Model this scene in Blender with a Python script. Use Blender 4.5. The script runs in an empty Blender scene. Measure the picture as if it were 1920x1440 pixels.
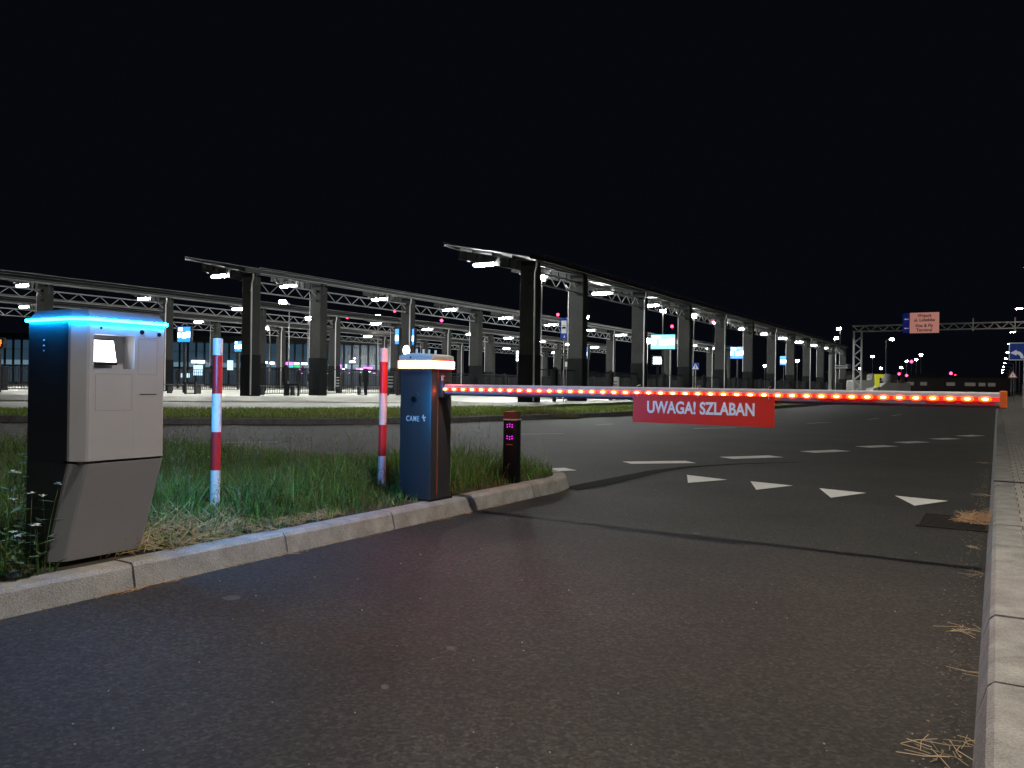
import bpy, bmesh, math, random
import numpy as np
from mathutils import Vector, Matrix
R = math.radians
random.seed(7); rng = np.random.default_rng(7)
sc = bpy.context.scene
C = sc.collection

# ---------------------------------------------------------------- camera, sky, exposure
CAM_H = 1.0; F = 1490.0; ROLL = R(.8)
cd = bpy.data.cameras.new("camera"); cam = bpy.data.objects.new("camera", cd); C.objects.link(cam)
cd.sensor_width = 36; cd.lens = 36 * F / 1920; cd.clip_start = .05; cd.clip_end = 3000
cam.matrix_world = Matrix.Translation((0, 0, CAM_H)) @ Matrix.Rotation(R(90), 4, 'X') @ Matrix.Rotation(ROLL, 4, 'Z')
sc.camera = cam
w = bpy.data.worlds.new("World"); sc.world = w; w.use_nodes = True
nt = w.node_tree; bg = nt.nodes['Background']
bg.inputs[0].default_value = (.0017, .0023, .0040, 1); bg.inputs[1].default_value = 1.0   # night sky
sc.view_settings.view_transform = 'Standard'; sc.view_settings.look = 'None'
sc.view_settings.exposure = 0; sc.view_settings.gamma = 1
cy = sc.cycles
cy.use_denoising = True
try: cy.denoiser = 'OPENIMAGEDENOISE'
except Exception: pass
cy.sample_clamp_indirect = 3.0; cy.sample_clamp_direct = 0
cy.use_light_tree = True; cy.max_bounces = 6; cy.diffuse_bounces = 3; cy.glossy_bounces = 3
cy.caustics_reflective = False; cy.caustics_refractive = False

# ---------------------------------------------------------------- frames and survey helpers
D = Vector((.5213, .8534, 0)); P = Vector((.8534, -.5213, 0)); RZ = -math.atan2(.5213, .8534)
def W(s, t, z=0): return D * s + P * t + Vector((0, 0, z))
def ray(px, py):
    u, v = px - 960, py - 720
    return (u * math.cos(ROLL) + v * math.sin(ROLL)) / F, (-u * math.sin(ROLL) + v * math.cos(ROLL)) / F
def G(px, py, l=0.):                       # measured point on level l
    a, b = ray(px, py); Y = (CAM_H - l) / b; return Vector((a * Y, Y, l))
def A(px, py, Y):                          # measured point at distance Y
    a, b = ray(px, py); return Vector((a * Y, Y, CAM_H - b * Y))

# ---------------------------------------------------------------- materials
MATS = {}
def mat(name, col=(.5, .5, .5), rough=.6, metal=0., emit=None, es=0., spec=.5, coat=0.):
    m = bpy.data.materials.new(name); m.use_nodes = True
    b = m.node_tree.nodes['Principled BSDF']
    b.inputs['Base Color'].default_value = (*col, 1); b.inputs['Roughness'].default_value = rough
    b.inputs['Metallic'].default_value = metal; b.inputs['Specular IOR Level'].default_value = spec
    b.inputs['Coat Weight'].default_value = coat
    if emit: b.inputs['Emission Color'].default_value = (*emit, 1); b.inputs['Emission Strength'].default_value = es
    MATS[name] = m; return m
def nodes(m): return m.node_tree.nodes, m.node_tree.links, m.node_tree.nodes['Principled BSDF']
def weather(m, c1, c2, scale=6, bump=.0, fine=120, amount=.5, dirt=None):
    """mottled colour between c1 and c2 with fine speckle and bump"""
    n, l, b = nodes(m)
    tc = n.new('ShaderNodeTexCoord'); g = n.new('ShaderNodeNewGeometry')
    a = n.new('ShaderNodeTexNoise'); a.inputs['Scale'].default_value = scale; a.inputs['Detail'].default_value = 6; a.inputs['Roughness'].default_value = .65
    f = n.new('ShaderNodeTexNoise'); f.inputs['Scale'].default_value = fine; f.inputs['Detail'].default_value = 3
    for q in (a, f): l.new(g.outputs['Position'], q.inputs['Vector'])
    mx = n.new('ShaderNodeMath'); mx.operation = 'MULTIPLY_ADD'; l.new(f.outputs[0], mx.inputs[0]); mx.inputs[1].default_value = amount
    sb = n.new('ShaderNodeMath'); sb.operation = 'MULTIPLY_ADD'; l.new(a.outputs[0], sb.inputs[0]); sb.inputs[1].default_value = 1.4 - amount; sb.inputs[2].default_value = -.2
    l.new(sb.outputs[0], mx.inputs[2])
    r = n.new('ShaderNodeValToRGB'); r.color_ramp.elements[0].position = .25; r.color_ramp.elements[1].position = .8
    r.color_ramp.elements[0].color = (*c1, 1); r.color_ramp.elements[1].color = (*c2, 1)
    l.new(mx.outputs[0], r.inputs[0]); l.new(r.outputs[0], b.inputs['Base Color'])
    if bump:
        bp = n.new('ShaderNodeBump'); bp.inputs['Strength'].default_value = bump; bp.inputs['Distance'].default_value = .01
        l.new(f.outputs[0], bp.inputs['Height']); l.new(bp.outputs[0], b.inputs['Normal'])
    return m
asph = mat('asphalt', rough=.74, spec=.38)
def make_asphalt():
    n, l, b = nodes(asph)
    g = n.new('ShaderNodeNewGeometry')
    v = n.new('ShaderNodeTexVoronoi'); v.inputs['Scale'].default_value = 80; l.new(g.outputs['Position'], v.inputs['Vector'])
    f = n.new('ShaderNodeTexNoise'); f.inputs['Scale'].default_value = 55; f.inputs['Detail'].default_value = 5; f.inputs['Roughness'].default_value = .7; l.new(g.outputs['Position'], f.inputs['Vector'])
    a = n.new('ShaderNodeTexNoise'); a.inputs['Scale'].default_value = .8; a.inputs['Detail'].default_value = 6; l.new(g.outputs['Position'], a.inputs['Vector'])
    rc = n.new('ShaderNodeValToRGB'); e = rc.color_ramp.elements
    e[0].position = .12; e[0].color = (.010, .010, .009, 1); e[1].position = 1; e[1].color = (.40, .37, .34, 1)
    for p_, c_ in ((.40, .024), (.62, .047), (.80, .088), (.93, .17)):
        q = e.new(p_); q.color = (c_, c_ * .965, c_ * .87, 1)
    sx = n.new('ShaderNodeSeparateColor'); l.new(v.outputs['Color'], sx.inputs[0])
    m1 = n.new('ShaderNodeMath'); m1.operation = 'MULTIPLY_ADD'; l.new(f.outputs[0], m1.inputs[0]); m1.inputs[1].default_value = .9; m1.inputs[2].default_value = -.22
    m2 = n.new('ShaderNodeMath'); m2.operation = 'MULTIPLY_ADD'; l.new(sx.outputs[0], m2.inputs[0]); m2.inputs[1].default_value = .42; l.new(m1.outputs[0], m2.inputs[2])
    l.new(m2.outputs[0], rc.inputs[0])
    ra = n.new('ShaderNodeValToRGB'); ra.color_ramp.elements[0].position = .3; ra.color_ramp.elements[1].position = .72
    ra.color_ramp.elements[0].color = (.55, .57, .55, 1); ra.color_ramp.elements[1].color = (1.25, 1.18, 1.12, 1); l.new(a.outputs[0], ra.inputs[0])
    mm = n.new('ShaderNodeMix'); mm.data_type = 'RGBA'; mm.blend_type = 'MULTIPLY'; mm.inputs[0].default_value = 1
    l.new(rc.outputs[0], mm.inputs[6]); l.new(ra.outputs[0], mm.inputs[7]); l.new(mm.outputs[2], b.inputs['Base Color'])
    bp = n.new('ShaderNodeBump'); bp.inputs['Strength'].default_value = .55; bp.inputs['Distance'].default_value = .004
    l.new(m2.outputs[0], bp.inputs['Height']); l.new(bp.outputs[0], b.inputs['Normal'])
make_asphalt()
kerbm = weather(mat('kerb_concrete', rough=.85), (.15, .142, .13), (.43, .41, .385), 7, .6, 130, .55)
platm = weather(mat('platform_concrete', rough=.8), (.26, .255, .225), (.42, .41, .36), 1.2, .2, 40, .4)
facem = weather(mat('kerb_face_concrete', rough=.85), (.40, .40, .34), (.66, .65, .57), 2.2, .2, 30, .6)
soil = weather(mat('soil', rough=.95), (.020, .018, .012), (.055, .045, .028), 9, .6, 60, .5)
lawnm = weather(mat('lawn_soil', rough=.95), (.045, .065, .018), (.11, .13, .035), 2, .6, 60, .5)
paint = weather(mat('road_paint', rough=.65), (.66, .65, .62), (.84, .83, .80), 7, .2, 90, .6)
thinp = weather(mat('worn_road_paint', rough=.7), (.10, .10, .10), (.42, .42, .40), 9, .2, 60, .8)
darkm = mat('dark_strip', (.006, .006, .006), .95, spec=.1)  # black for the painted shadow band and the pavement strip
silver = weather(mat('silver_paint', rough=.48, metal=.0), (.34, .335, .355), (.39, .385, .40), 3, .06, 900, .5)
anthr = mat('anthracite_paint', (.035, .038, .042), .42)
capm = mat('cap_paint', (.055, .055, .06), .5)
black = mat('black_plastic', (.005, .005, .006), .6, spec=.12)
blackm = mat('black_steel', (.008, .008, .009), .6, spec=.2)
gap = mat('gap_dark', (.004, .004, .004), .9)
blue_led = mat('blue_led_strip', (.2, .2, .2), .5, emit=(.002, .32, 1), es=250)
blue_fill = mat('added_blue_glow', (.2, .2, .2), .5, emit=(.002, .36, 1), es=700)
scrw = mat('screen_white', (.1, .1, .1), .3, emit=(.93, .96, 1), es=9)
cabm = mat('cabinet_paint', (.040, .040, .046), .38)
capg = mat('cabinet_cap', (.50, .49, .48), .5)
red_led = mat('red_led_ring', (.3, .1, .1), .5, emit=(1, .07, .03), es=75)
led_dot = mat('led_lens', (.4, .1, .1), .3, emit=(1, .115, .03), es=110)
led_tube = mat('led_tube', (.45, .02, .01), .3, emit=(1, .02, .01), es=1.1)
led_halo = mat('led_halo_glow', (.5, .1, .02), .3, emit=(1, .09, .008), es=2.8)  # bloom around each LED modelled as a larger dim glowing shell
boomw = weather(mat('boom_white', rough=.42), (.30, .28, .29), (.40, .37, .38), 4, .02, 60, .3)
redp = weather(mat('red_paint', rough=.38), (.48, .018, .02), (.56, .028, .03), 4, .02, 60, .3)
whitep = weather(mat('white_paint', rough=.4), (.58, .58, .57), (.78, .78, .77), 14, .03, 60, .5)
redrub = mat('red_rubber', (.20, .02, .018), .6)
orange = mat('orange_reflector', (.55, .11, .02), .35)
signred = weather(mat('sign_red', rough=.36), (.66, .030, .014), (.72, .038, .018), 2, .02, 60, .3)
letter = mat('letter_white', (.80, .82, .86), .5)
letterb = mat('letter_pale', (.70, .74, .80), .5)
brownm = mat('brown_box', (.07, .02, .016), .5)
ir = mat('violet_led', (.2, .0, .2), .4, emit=(.75, .03, .80), es=1.5)
colm = weather(mat('column_grey', rough=.8, spec=.15), (.026, .026, .025), (.038, .038, .037), 1.3, .05, 30, .3)
plinm = mat('column_plinth', (.006, .007, .0075), .8, spec=.12)
roofm = mat('roof_sheet', (.055, .055, .058), .7, spec=.25)
rooft = mat('roof_top', (.03, .03, .032), .6)
beamm = mat('beam_grey', (.07, .07, .071), .7, spec=.2)
steel = mat('galvanised', (.15, .155, .16), .42, .35)
trussm = mat('truss_paint', (.24, .24, .25), .45)
steelw = mat('white_steel', (.50, .50, .50), .45)
lampm = mat('canopy_lamp_light', (.8, .8, .8), .5, emit=(.97, 1, .985), es=800)
streetw = mat('street_lamp_light', (.8, .8, .8), .5, emit=(1, .90, .76), es=230)
nearlamp = mat('near_street_lamp_light', (.8, .8, .8), .5, emit=(1, .93, .80), es=10000)
ledred = mat('signal_red', (.3, 0, 0), .4, emit=(1, .03, .10), es=12)
cyan = mat('display_blue', (.05, .05, .1), .3, emit=(.0, .30, 1), es=1.6)
cyanw = mat('display_pale', (.05, .05, .1), .3, emit=(.20, .85, .95), es=2.6)
dispw = mat('display_text', (.1, .1, .1), .3, emit=(.9, .95, 1), es=6)
ledor = mat('display_orange', (.2, .05, .02), .4, emit=(1, .12, .02), es=5)
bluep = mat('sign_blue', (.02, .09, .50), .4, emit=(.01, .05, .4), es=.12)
glassm = mat('facade_glass', (.02, .03, .04), .15, emit=(.10, .22, .34), es=.22)
glassl = mat('facade_lit_glass', (.02, .03, .04), .15, emit=(.30, .48, .62), es=.42)
facadem = mat('facade_frame', (.018, .02, .024), .5)
interior = mat('shop_light', (.1, .1, .1), .5, emit=(.55, .85, 1), es=1.5)
shopw = mat('shop_sign_white', (.1, .1, .1), .5, emit=(1, .95, 1), es=6)
shopp = mat('shop_sign_violet', (.1, .1, .1), .5, emit=(.75, .15, .9), es=3)
shopg = mat('shop_sign_green', (.1, .1, .1), .5, emit=(.04, .7, .2), es=1.2)
shopc = mat('shop_sign_cyan', (.1, .1, .1), .5, emit=(.02, .55, 1), es=1.5)
pinkb = mat('sign_salmon', (.62, .27, .22), .5, emit=(.62, .27, .22), es=.5)  # board is no lamp; emission brightens its colour
maroon = mat('sign_lettering', (.10, .01, .012), .5)
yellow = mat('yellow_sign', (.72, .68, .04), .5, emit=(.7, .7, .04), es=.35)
carw = mat('van_white', (.32, .31, .29), .4)
darkb = mat('dark_wall', (.022, .019, .018), .8)
greyw = mat('grey_panel', (.30, .29, .28), .6)
litwin = mat('dim_lit_window', (.1, .1, .1), .4, emit=(.7, .62, .55), es=.09)
tyre = mat('tyre', (.01, .01, .01), .8)
woodf = mat('fence_brown', (.10, .08, .06), .8)
pave = mat('paving_blocks', rough=.85)
def make_pave():
    n, l, b = nodes(pave)
    g = n.new('ShaderNodeNewGeometry'); mp = n.new('ShaderNodeMapping'); mp.vector_type = 'POINT'
    mp.inputs['Rotation'].default_value = (0, 0, -RZ)
    l.new(g.outputs['Position'], mp.inputs['Vector'])
    br = n.new('ShaderNodeTexBrick'); br.inputs['Scale'].default_value = 1; br.inputs['Brick Width'].default_value = .1
    br.inputs['Row Height'].default_value = .2; br.inputs['Mortar Size'].default_value = .004; br.inputs['Bias'].default_value = 0
    br.inputs['Color1'].default_value = (.30, .28, .25, 1); br.inputs['Color2'].default_value = (.40, .37, .34, 1); br.inputs['Mortar'].default_value = (.05, .045, .04, 1)
    l.new(mp.outputs[0], br.inputs['Vector'])
    nz = n.new('ShaderNodeTexNoise'); nz.inputs['Scale'].default_value = 60; l.new(g.outputs['Position'], nz.inputs['Vector'])
    mm = n.new('ShaderNodeMix'); mm.data_type = 'RGBA'; mm.blend_type = 'OVERLAY'; mm.inputs[0].default_value = .6
    l.new(br.outputs[0], mm.inputs[6]); l.new(nz.outputs[0], mm.inputs[7]); l.new(mm.outputs[2], b.inputs['Base Color'])
    bp = n.new('ShaderNodeBump'); bp.inputs['Strength'].default_value = .5; bp.inputs['Distance'].default_value = .006; bp.invert = True
    l.new(br.outputs['Fac'], bp.inputs['Height']); l.new(bp.outputs[0], b.inputs['Normal'])
make_pave()
def attr_mat(name, rough=.6, trans=.0):
    m = mat(name, rough=rough, spec=.3); n, l, b = nodes(m)
    a = n.new('ShaderNodeAttribute'); a.attribute_name = 'tint'; l.new(a.outputs['Color'], b.inputs['Base Color'])
    if trans:
        t = n.new('ShaderNodeBsdfTranslucent'); l.new(a.outputs['Color'], t.inputs[0]); x = n.new('ShaderNodeMixShader'); x.inputs[0].default_value = trans
        l.new(b.outputs[0], x.inputs[1]); l.new(t.outputs[0], x.inputs[2]); l.new(x.outputs[0], n['Material Output'].inputs['Surface'])
    return m
grassm = attr_mat('grass_blades', .55, .45); straw_m = attr_mat('straw', .7)

# ---------------------------------------------------------------- mesh helpers
class MB:
    def __init__(s): s.b = bmesh.new()
    def box(s, c, d, rot=None, bev=0., seg=2):
        m = Matrix.Translation(c)
        if rot is not None: m = m @ (rot if isinstance(rot, Matrix) else Matrix.Rotation(rot, 4, 'Z'))
        m = m @ Matrix.Diagonal((d[0], d[1], d[2], 1))
        r = bmesh.ops.create_cube(s.b, size=1, matrix=m)
        if bev:
            es = list({e for v in r['verts'] for e in v.link_edges})
            bmesh.ops.bevel(s.b, geom=es, offset=bev, segments=seg, profile=.5, affect='EDGES')
        return s
    def bx(s, x0, x1, y0, y1, z0, z1, bev=0.):
        return s.box(((x0 + x1) / 2, (y0 + y1) / 2, (z0 + z1) / 2), (abs(x1 - x0), abs(y1 - y0), abs(z1 - z0)), bev=bev)
    def tube(s, a, b, r, seg=8, r2=None):
        a = Vector(a); b = Vector(b); d = b - a; L = d.length
        if L < 1e-6: return s
        m = Matrix.Translation((a + b) / 2) @ d.to_track_quat('Z', 'Y').to_matrix().to_4x4()
        bmesh.ops.create_cone(s.b, cap_ends=True, segments=seg, radius1=r, radius2=r if r2 is None else r2, depth=L, matrix=m); return s
    def path(s, pts, r, seg=6):
        for a, b in zip(pts, pts[1:]): s.tube(a, b, r, seg)
        return s
    def ball(s, c, rx, ry=None, rz=None, u=14, v=8):
        ry = ry or rx; rz = rz or rx
        bmesh.ops.create_uvsphere(s.b, u_segments=u, v_segments=v, radius=1, matrix=Matrix.Translation(c) @ Matrix.Diagonal((rx, ry, rz, 1))); return s
    def loft(s, rings, cap=True):
        vs = [[s.b.verts.new(p) for p in r] for r in rings]; n = len(vs[0])
        for a, b in zip(vs, vs[1:]):
            for i in range(n): s.b.faces.new((a[i], a[(i + 1) % n], b[(i + 1) % n], b[i]))
        if cap: s.b.faces.new(vs[0][::-1]); s.b.faces.new(vs[-1])
        return s
    def prism(s, poly, z0, z1): return s.loft([[(x, y, z0) for x, y in poly], [(x, y, z1) for x, y in poly]])
    def face(s, pts): s.b.faces.new([s.b.verts.new(p) for p in pts]); return s
    def build(s, name, m, parent=None, smooth=False):
        bmesh.ops.recalc_face_normals(s.b, faces=s.b.faces[:])
        me = bpy.data.meshes.new(name); s.b.to_mesh(me); s.b.free()
        me.materials.append(m)
        if smooth:
            for p in me.polygons: p.use_smooth = True
            try: me.set_sharp_from_angle(angle=R(40))
            except Exception: pass
        o = bpy.data.objects.new(name, me); C.objects.link(o)
        if parent: o.parent = parent
        return o
def tag(o, label=None, cat=None, group=None, kind=None):
    if label: o['label'] = label
    if cat: o['category'] = cat
    if group: o['group'] = group
    if kind: o['kind'] = kind
    return o
def thing(name, label, cat, loc=(0, 0, 0), rz=0., group=None):
    o = bpy.data.objects.new(name, None); C.objects.link(o); o.location = loc; o.rotation_euler = (0, 0, rz)
    return tag(o, label, cat, group)
def copy_thing(o, loc=None, rz=None, label=None, skip=()):
    r = o.copy(); C.objects.link(r)
    if loc is not None: r.location = loc
    if rz is not None: r.rotation_euler = (0, 0, rz)
    if label: r['label'] = label
    for ch in o.children:
        if ch.name.split('.')[0] in skip: continue
        c = ch.copy(); C.objects.link(c); c.parent = r
        for g in ch.children:
            d = g.copy(); C.objects.link(d); d.parent = c
    return r
def text(name, body, size, m, parent, mtx, ext=.001, off=0., align='CENTER', sx=1.):
    cu = bpy.data.curves.new(name, 'FONT'); cu.body = body; cu.size = size; cu.extrude = ext; cu.offset = off
    cu.space_character = 1.18 if body == 'CAME' else 1.0; cu.align_x = align; cu.align_y = 'CENTER'
    t = bpy.data.objects.new(name, cu); me = bpy.data.meshes.new_from_object(t); bpy.data.objects.remove(t)
    me.name = name; me.transform(mtx @ Matrix.Diagonal((sx, 1, 1, 1))); me.materials.clear(); me.materials.append(m)
    o = bpy.data.objects.new(name, me); C.objects.link(o); o.parent = parent
    return o
FRONT = Matrix.Rotation(R(90), 4, 'X')          # text plane facing local -y, reading along +x
ORD = ['first', 'second', 'third', 'fourth', 'fifth', 'sixth', 'seventh', 'eighth', 'ninth', 'tenth', 'eleventh', 'twelfth', 'thirteenth', 'fourteenth']

# ================================================================ SETTING
m = MB(); m.face([(-400, -60, 0), (500, -60, 0), (500, 700, 0), (-400, 700, 0)]); tag(m.build('road', asph), kind='structure')

def offset_poly(pts, d):
    """offset an open XY polyline to its left by d"""
    out = []
    for i, p in enumerate(pts):
        a = Vector(pts[max(i - 1, 0)][:2]); b = Vector(pts[min(i + 1, len(pts) - 1)][:2]); t = (b - a).normalized()
        out.append((p[0] - t.y * d, p[1] + t.x * d))
    return out
def resample(pts, step):
    out = [Vector(pts[0])]; acc = 0
    for a, b in zip(pts, pts[1:]):
        a = Vector(a); b = Vector(b); L = (b - a).length; n = max(1, round(L / step))
        for k in range(1, n + 1): out.append(a.lerp(b, k / n))
    return out
def kerb(name, line, stones, side=1, wd=.15, h=.12, z0=0., slope=.025, mt=kerbm):
    """kerb stones along a line; outer foot on the line, each stone separated by a thin joint"""
    b = MB(); off_t = offset_poly(line, side * slope); off_b = offset_poly(line, side * wd)
    n = len(line)
    for i in range(n - 1):
        a0, a1 = Vector(line[i]), Vector(line[i + 1]); t0, t1 = Vector(off_t[i]), Vector(off_t[i + 1]); b0, b1 = Vector(off_b[i]), Vector(off_b[i + 1])
        e = .006 / max((a1 - a0).length, .01) if stones[i] else 0
        e2 = .006 / max((a1 - a0).length, .01) if stones[i + 1] else 0
        j = random.uniform(-.005, .005)
        def ring(f):
            A_, T_, B_ = a0.lerp(a1, f), t0.lerp(t1, f), b0.lerp(b1, f); M_ = T_.lerp(B_, .12); 
            return [(A_.x, A_.y, z0), (T_.x, T_.y, z0 + h * .86 + j), (M_.x, M_.y, z0 + h + j), (B_.x, B_.y, z0 + h + j), (B_.x, B_.y, z0 - .0)]
        b.loft([ring(e), ring(1 - e2)])
    # the mortar bed under the joints
    inner = offset_poly(line, side * (slope + .012)); back = offset_poly(line, side * (wd - .006))
    for i in range(n - 1):
        q = [Vector(inner[i]), Vector(inner[i + 1]), Vector(back[i + 1]), Vector(back[i])]
        b.loft([[(p.x, p.y, z0) for p in q], [(p.x, p.y, z0 + h - .012) for p in q]])
    return b

# --- traffic island beside the lane
isl_front = [W(s, -3.5 + .02 * max(0, s) / 5) for s in np.arange(-6.25, 6.5, .95)]
tip = [W(6.5, -3.46), W(6.85, -3.52), W(7.12, -3.68), W(7.28, -3.9), W(7.33, -4.15), W(7.22, -4.45)]
isl_back = [Vector((-.9, 8.75, 0)), Vector((-3, 9.0, 0)), Vector((-7, 9.3, 0)), Vector((-16, 9.6, 0)), Vector((-26, 10, 0))]
front = [(p.x, p.y) for p in isl_front[:-0 or None]]
line = [(p.x, p.y) for p in isl_front if p.dot(D) < 6.2] + [(p.x, p.y) for p in tip + isl_back]
st = [True] * len(line)
for i in range(len(line)):
    s_ = Vector((*line[i], 0)).dot(D)
    if Vector((*line[i], 0)).dot(P) > -4.4 and 6.6 < s_: st[i] = i % 2 == 0
k = kerb('island_kerb', line, st, 1, .16, .12); tag(k.build('island_kerb', kerbm), kind='structure')
inner_line = offset_poly(line, .158)
m = MB(); bx0 = inner_line[-1]; m.face([(x, y, .115) for x, y in inner_line] + [(-26, -10, .115)]); tag(m.build('island_soil', soil), kind='structure')

# --- right kerb and pavement
rl = [W(s, -.045) for s in np.arange(-6.3, 26, .83)] + [W(s, -.045) for s in range(27, 300, 9)]
k = kerb('pavement_kerb', [(p.x, p.y) for p in rl], [True] * len(rl), -1, .185, .12, slope=.03); tag(k.build('pavement_kerb', kerbm), kind='structure')
m = MB(); m.face([W(-7, .142, .116), W(-7, 3.6, .116), W(330, 3.6, .116), W(330, .142, .116)]); tag(m.build('pavement', pave), kind='structure')
m = MB(); m.face([W(-7, 3.6, .11), W(-7, 60, .11), W(330, 60, .11), W(330, 3.6, .11)]); tag(m.build('verge_ground', lawnm), kind='structure')

# --- far verge: kerb, lawn, bus yard, platforms
vk = [(-60, 25), (-38, 21.4), (-24, 19.2), (-16, 18.1), (-11.5, 17.75), (-7.7, 17.6), (-4.4, 18.35), (-1.45, 20.1), (2.3, 24.3), (7, 30.4), (12.8, 38.2)]
vk += [(p.x, p.y) for p in (W(54, -8.9), W(80, -8.9), W(120, -8.9), W(200, -8.9))]
vkr = [tuple(p) for p in resample([(*q,) for q in vk], 1.0)]
k = kerb('verge_kerb', vkr, [True] * len(vkr), 1, .16, .14); tag(k.build('verge_kerb', kerbm), kind='structure')
vin = offset_poly(vkr, .158)
lawn_back = [(-60, 30), (-22, 20.9 + 2.2), (-13.4, 21.6), (-6.6, 25.0), (-2.6, 28.6), (-.2, 31.5)]
lawn_back += [(p.x, p.y) for p in (W(30, -13.9), W(60, -13.9), W(100, -13.9), W(200, -13.9))]
m = MB(); m.face([(x, y, .135) for x, y in vin] + [(x, y, .135) for x, y in lawn_back[::-1]]); tag(m.build('lawn', lawnm), kind='structure')
m = MB(); m.face([(-150, 16, .02)] + [(x, y, .02) for x, y in lawn_back[:6]] + [W(200, -14.2, .02), W(200, -75, .02), Vector((-150, 90, .02))]); tag(m.build('bus_yard', platm), kind='structure')
PZ = .26
plat = [(-150, 26), (-20.6, 33), (-9.9, 37.2), (-3.6, 38.9), (-2.2, 32.6), (-.6, 30.8)]
plat += [tuple(W(26.5, -14.15)[:2]), tuple(W(200, -14.15)[:2]), tuple(W(200, -63)[:2]), (-150, 75)]
pfoot = [(x, y - (1.3 if i in (0, 1, 2, 3) else .7 if i in (4, 5) else 0)) for i, (x, y) in enumerate(plat)]  # front sloped, not upright, so it catches light from the lamps above
m = MB(); m.loft([[(x, y, .0) for x, y in pfoot], [(x, y, PZ) for x, y in plat]]); tag(m.build('bus_platform', platm), kind='structure')
# low edging stones along the foot of the sloped platform front
b = MB()
for (x0, y0), (x1, y1) in zip(pfoot[:6], pfoot[1:7]):
    a = Vector((x0, y0, 0)); c = Vector((x1, y1, 0)); n_ = max(1, int((c - a).length / 1.0)); d_ = (c - a).normalized(); nn = Vector((d_.y, -d_.x, 0))
    for i in range(n_):
        if (a + (c - a) * (i / n_)).x < -60: continue
        p = a.lerp(c, (i + .5) / n_) + nn * .05; L = (c - a).length / n_ - .03
        b.box((p.x, p.y, .045), (L, .10, .08), math.atan2(d_.y, d_.x))
tag(b.build('platform_kerb', facem), kind='structure')
m = MB(); m.face([Vector((-200, 62, .28)), W(95, -58.6, .28), W(115, -80, .28), Vector((-200, 96, .28))]); tag(m.build('rear_lawn', lawnm), kind='structure')

# --- road markings (flat paint 4 mm above the road)
def strip(pts_a, pts_b, w_, mt, nm='lane_marking'):
    b = MB(); a = Vector(pts_a); c = Vector(pts_b); d_ = (c - a).normalized(); n_ = Vector((-d_.y, d_.x, 0)) * w_ / 2
    b.face([(a - n_) + Vector((0, 0, .004)), (c - n_) + Vector((0, 0, .004)), (c + n_) + Vector((0, 0, .004)), (a + n_) + Vector((0, 0, .004))])
    return tag(b.build(nm, mt), kind='structure')
for q in [((960, 884), (1070, 880)), ((1175, 868), (1295, 866.5)), ((1361, 859), (1455, 856)), ((1514, 848), (1580, 845)), ((1617, 838.5), (1670, 836.2)),
          ((1688, 830.5), (1731, 828.5)), ((1753, 823.8), (1790, 822.3)), ((1804, 818.2), (1834, 816.4))]:
    a, c = G(*q[0]), G(*q[1]); strip(a, c, .30, paint, 'give_way_dash')
for q in [((945, 815), (1057, 813)), ((1300, 803.6), (1380, 802)), ((1513, 794), (1557, 792)), ((1628, 787), (1648, 784)), ((1672, 780), (1690, 777)), ((310, 832), (520, 829)), ((1118, 797), (1148, 795))]:
    strip(G(*q[0]), G(*q[1]), .11, thinp, 'lane_line')
for q in [((1288, 891), (1290, 906), (1364, 900)), ((1407, 903), (1418, 919), (1487, 911)), ((1536, 916), (1558, 934), (1624, 925)), ((1678, 930), (1715, 949), (1778, 940))]:
    b = MB(); b.face([G(*p) + Vector((0, 0, .004)) for p in q]); tag(b.build('give_way_triangle', paint), kind='structure')
# shadow band painted flat on the road from the island tip
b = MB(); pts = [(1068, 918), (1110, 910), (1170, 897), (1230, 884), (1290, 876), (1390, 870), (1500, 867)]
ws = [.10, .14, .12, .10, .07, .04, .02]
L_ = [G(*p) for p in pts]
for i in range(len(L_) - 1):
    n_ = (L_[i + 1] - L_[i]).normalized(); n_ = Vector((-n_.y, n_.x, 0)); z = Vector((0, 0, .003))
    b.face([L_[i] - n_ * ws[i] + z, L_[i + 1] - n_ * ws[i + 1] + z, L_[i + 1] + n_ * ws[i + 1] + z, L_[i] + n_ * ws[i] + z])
tag(b.build('painted_shadow_band', darkm), kind='structure')
# pale scuffs in the asphalt
for px, py, r1 in ((434, 1122, .04), (722, 1289, .018), (845, 1217, .02), (1307, 1001, .03)):
    g_ = G(px, py); b = MB(); N = 12
    b.face([g_ + Vector((math.cos(i * 2 * math.pi / N) * r1 * random.uniform(.7, 1.2), math.sin(i * 2 * math.pi / N) * r1 * random.uniform(.8, 1.5), .003)) for i in range(N)])
    tag(b.build('asphalt_scuff', weather(MATS.get('scuff') or mat('scuff', rough=.8), (.04, .038, .034), (.13, .125, .115), 45, 0, 120, .7)), kind='structure')
# dark strip across kerb top and pavement
b = MB(); b.face([W(8.98, -.02, .1235), W(8.98, 3.6, .1235), W(9.10, 3.6, .1235), W(9.10, -.02, .1235)]); tag(b.build('pavement_dark_strip', darkm), kind='structure')

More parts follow.
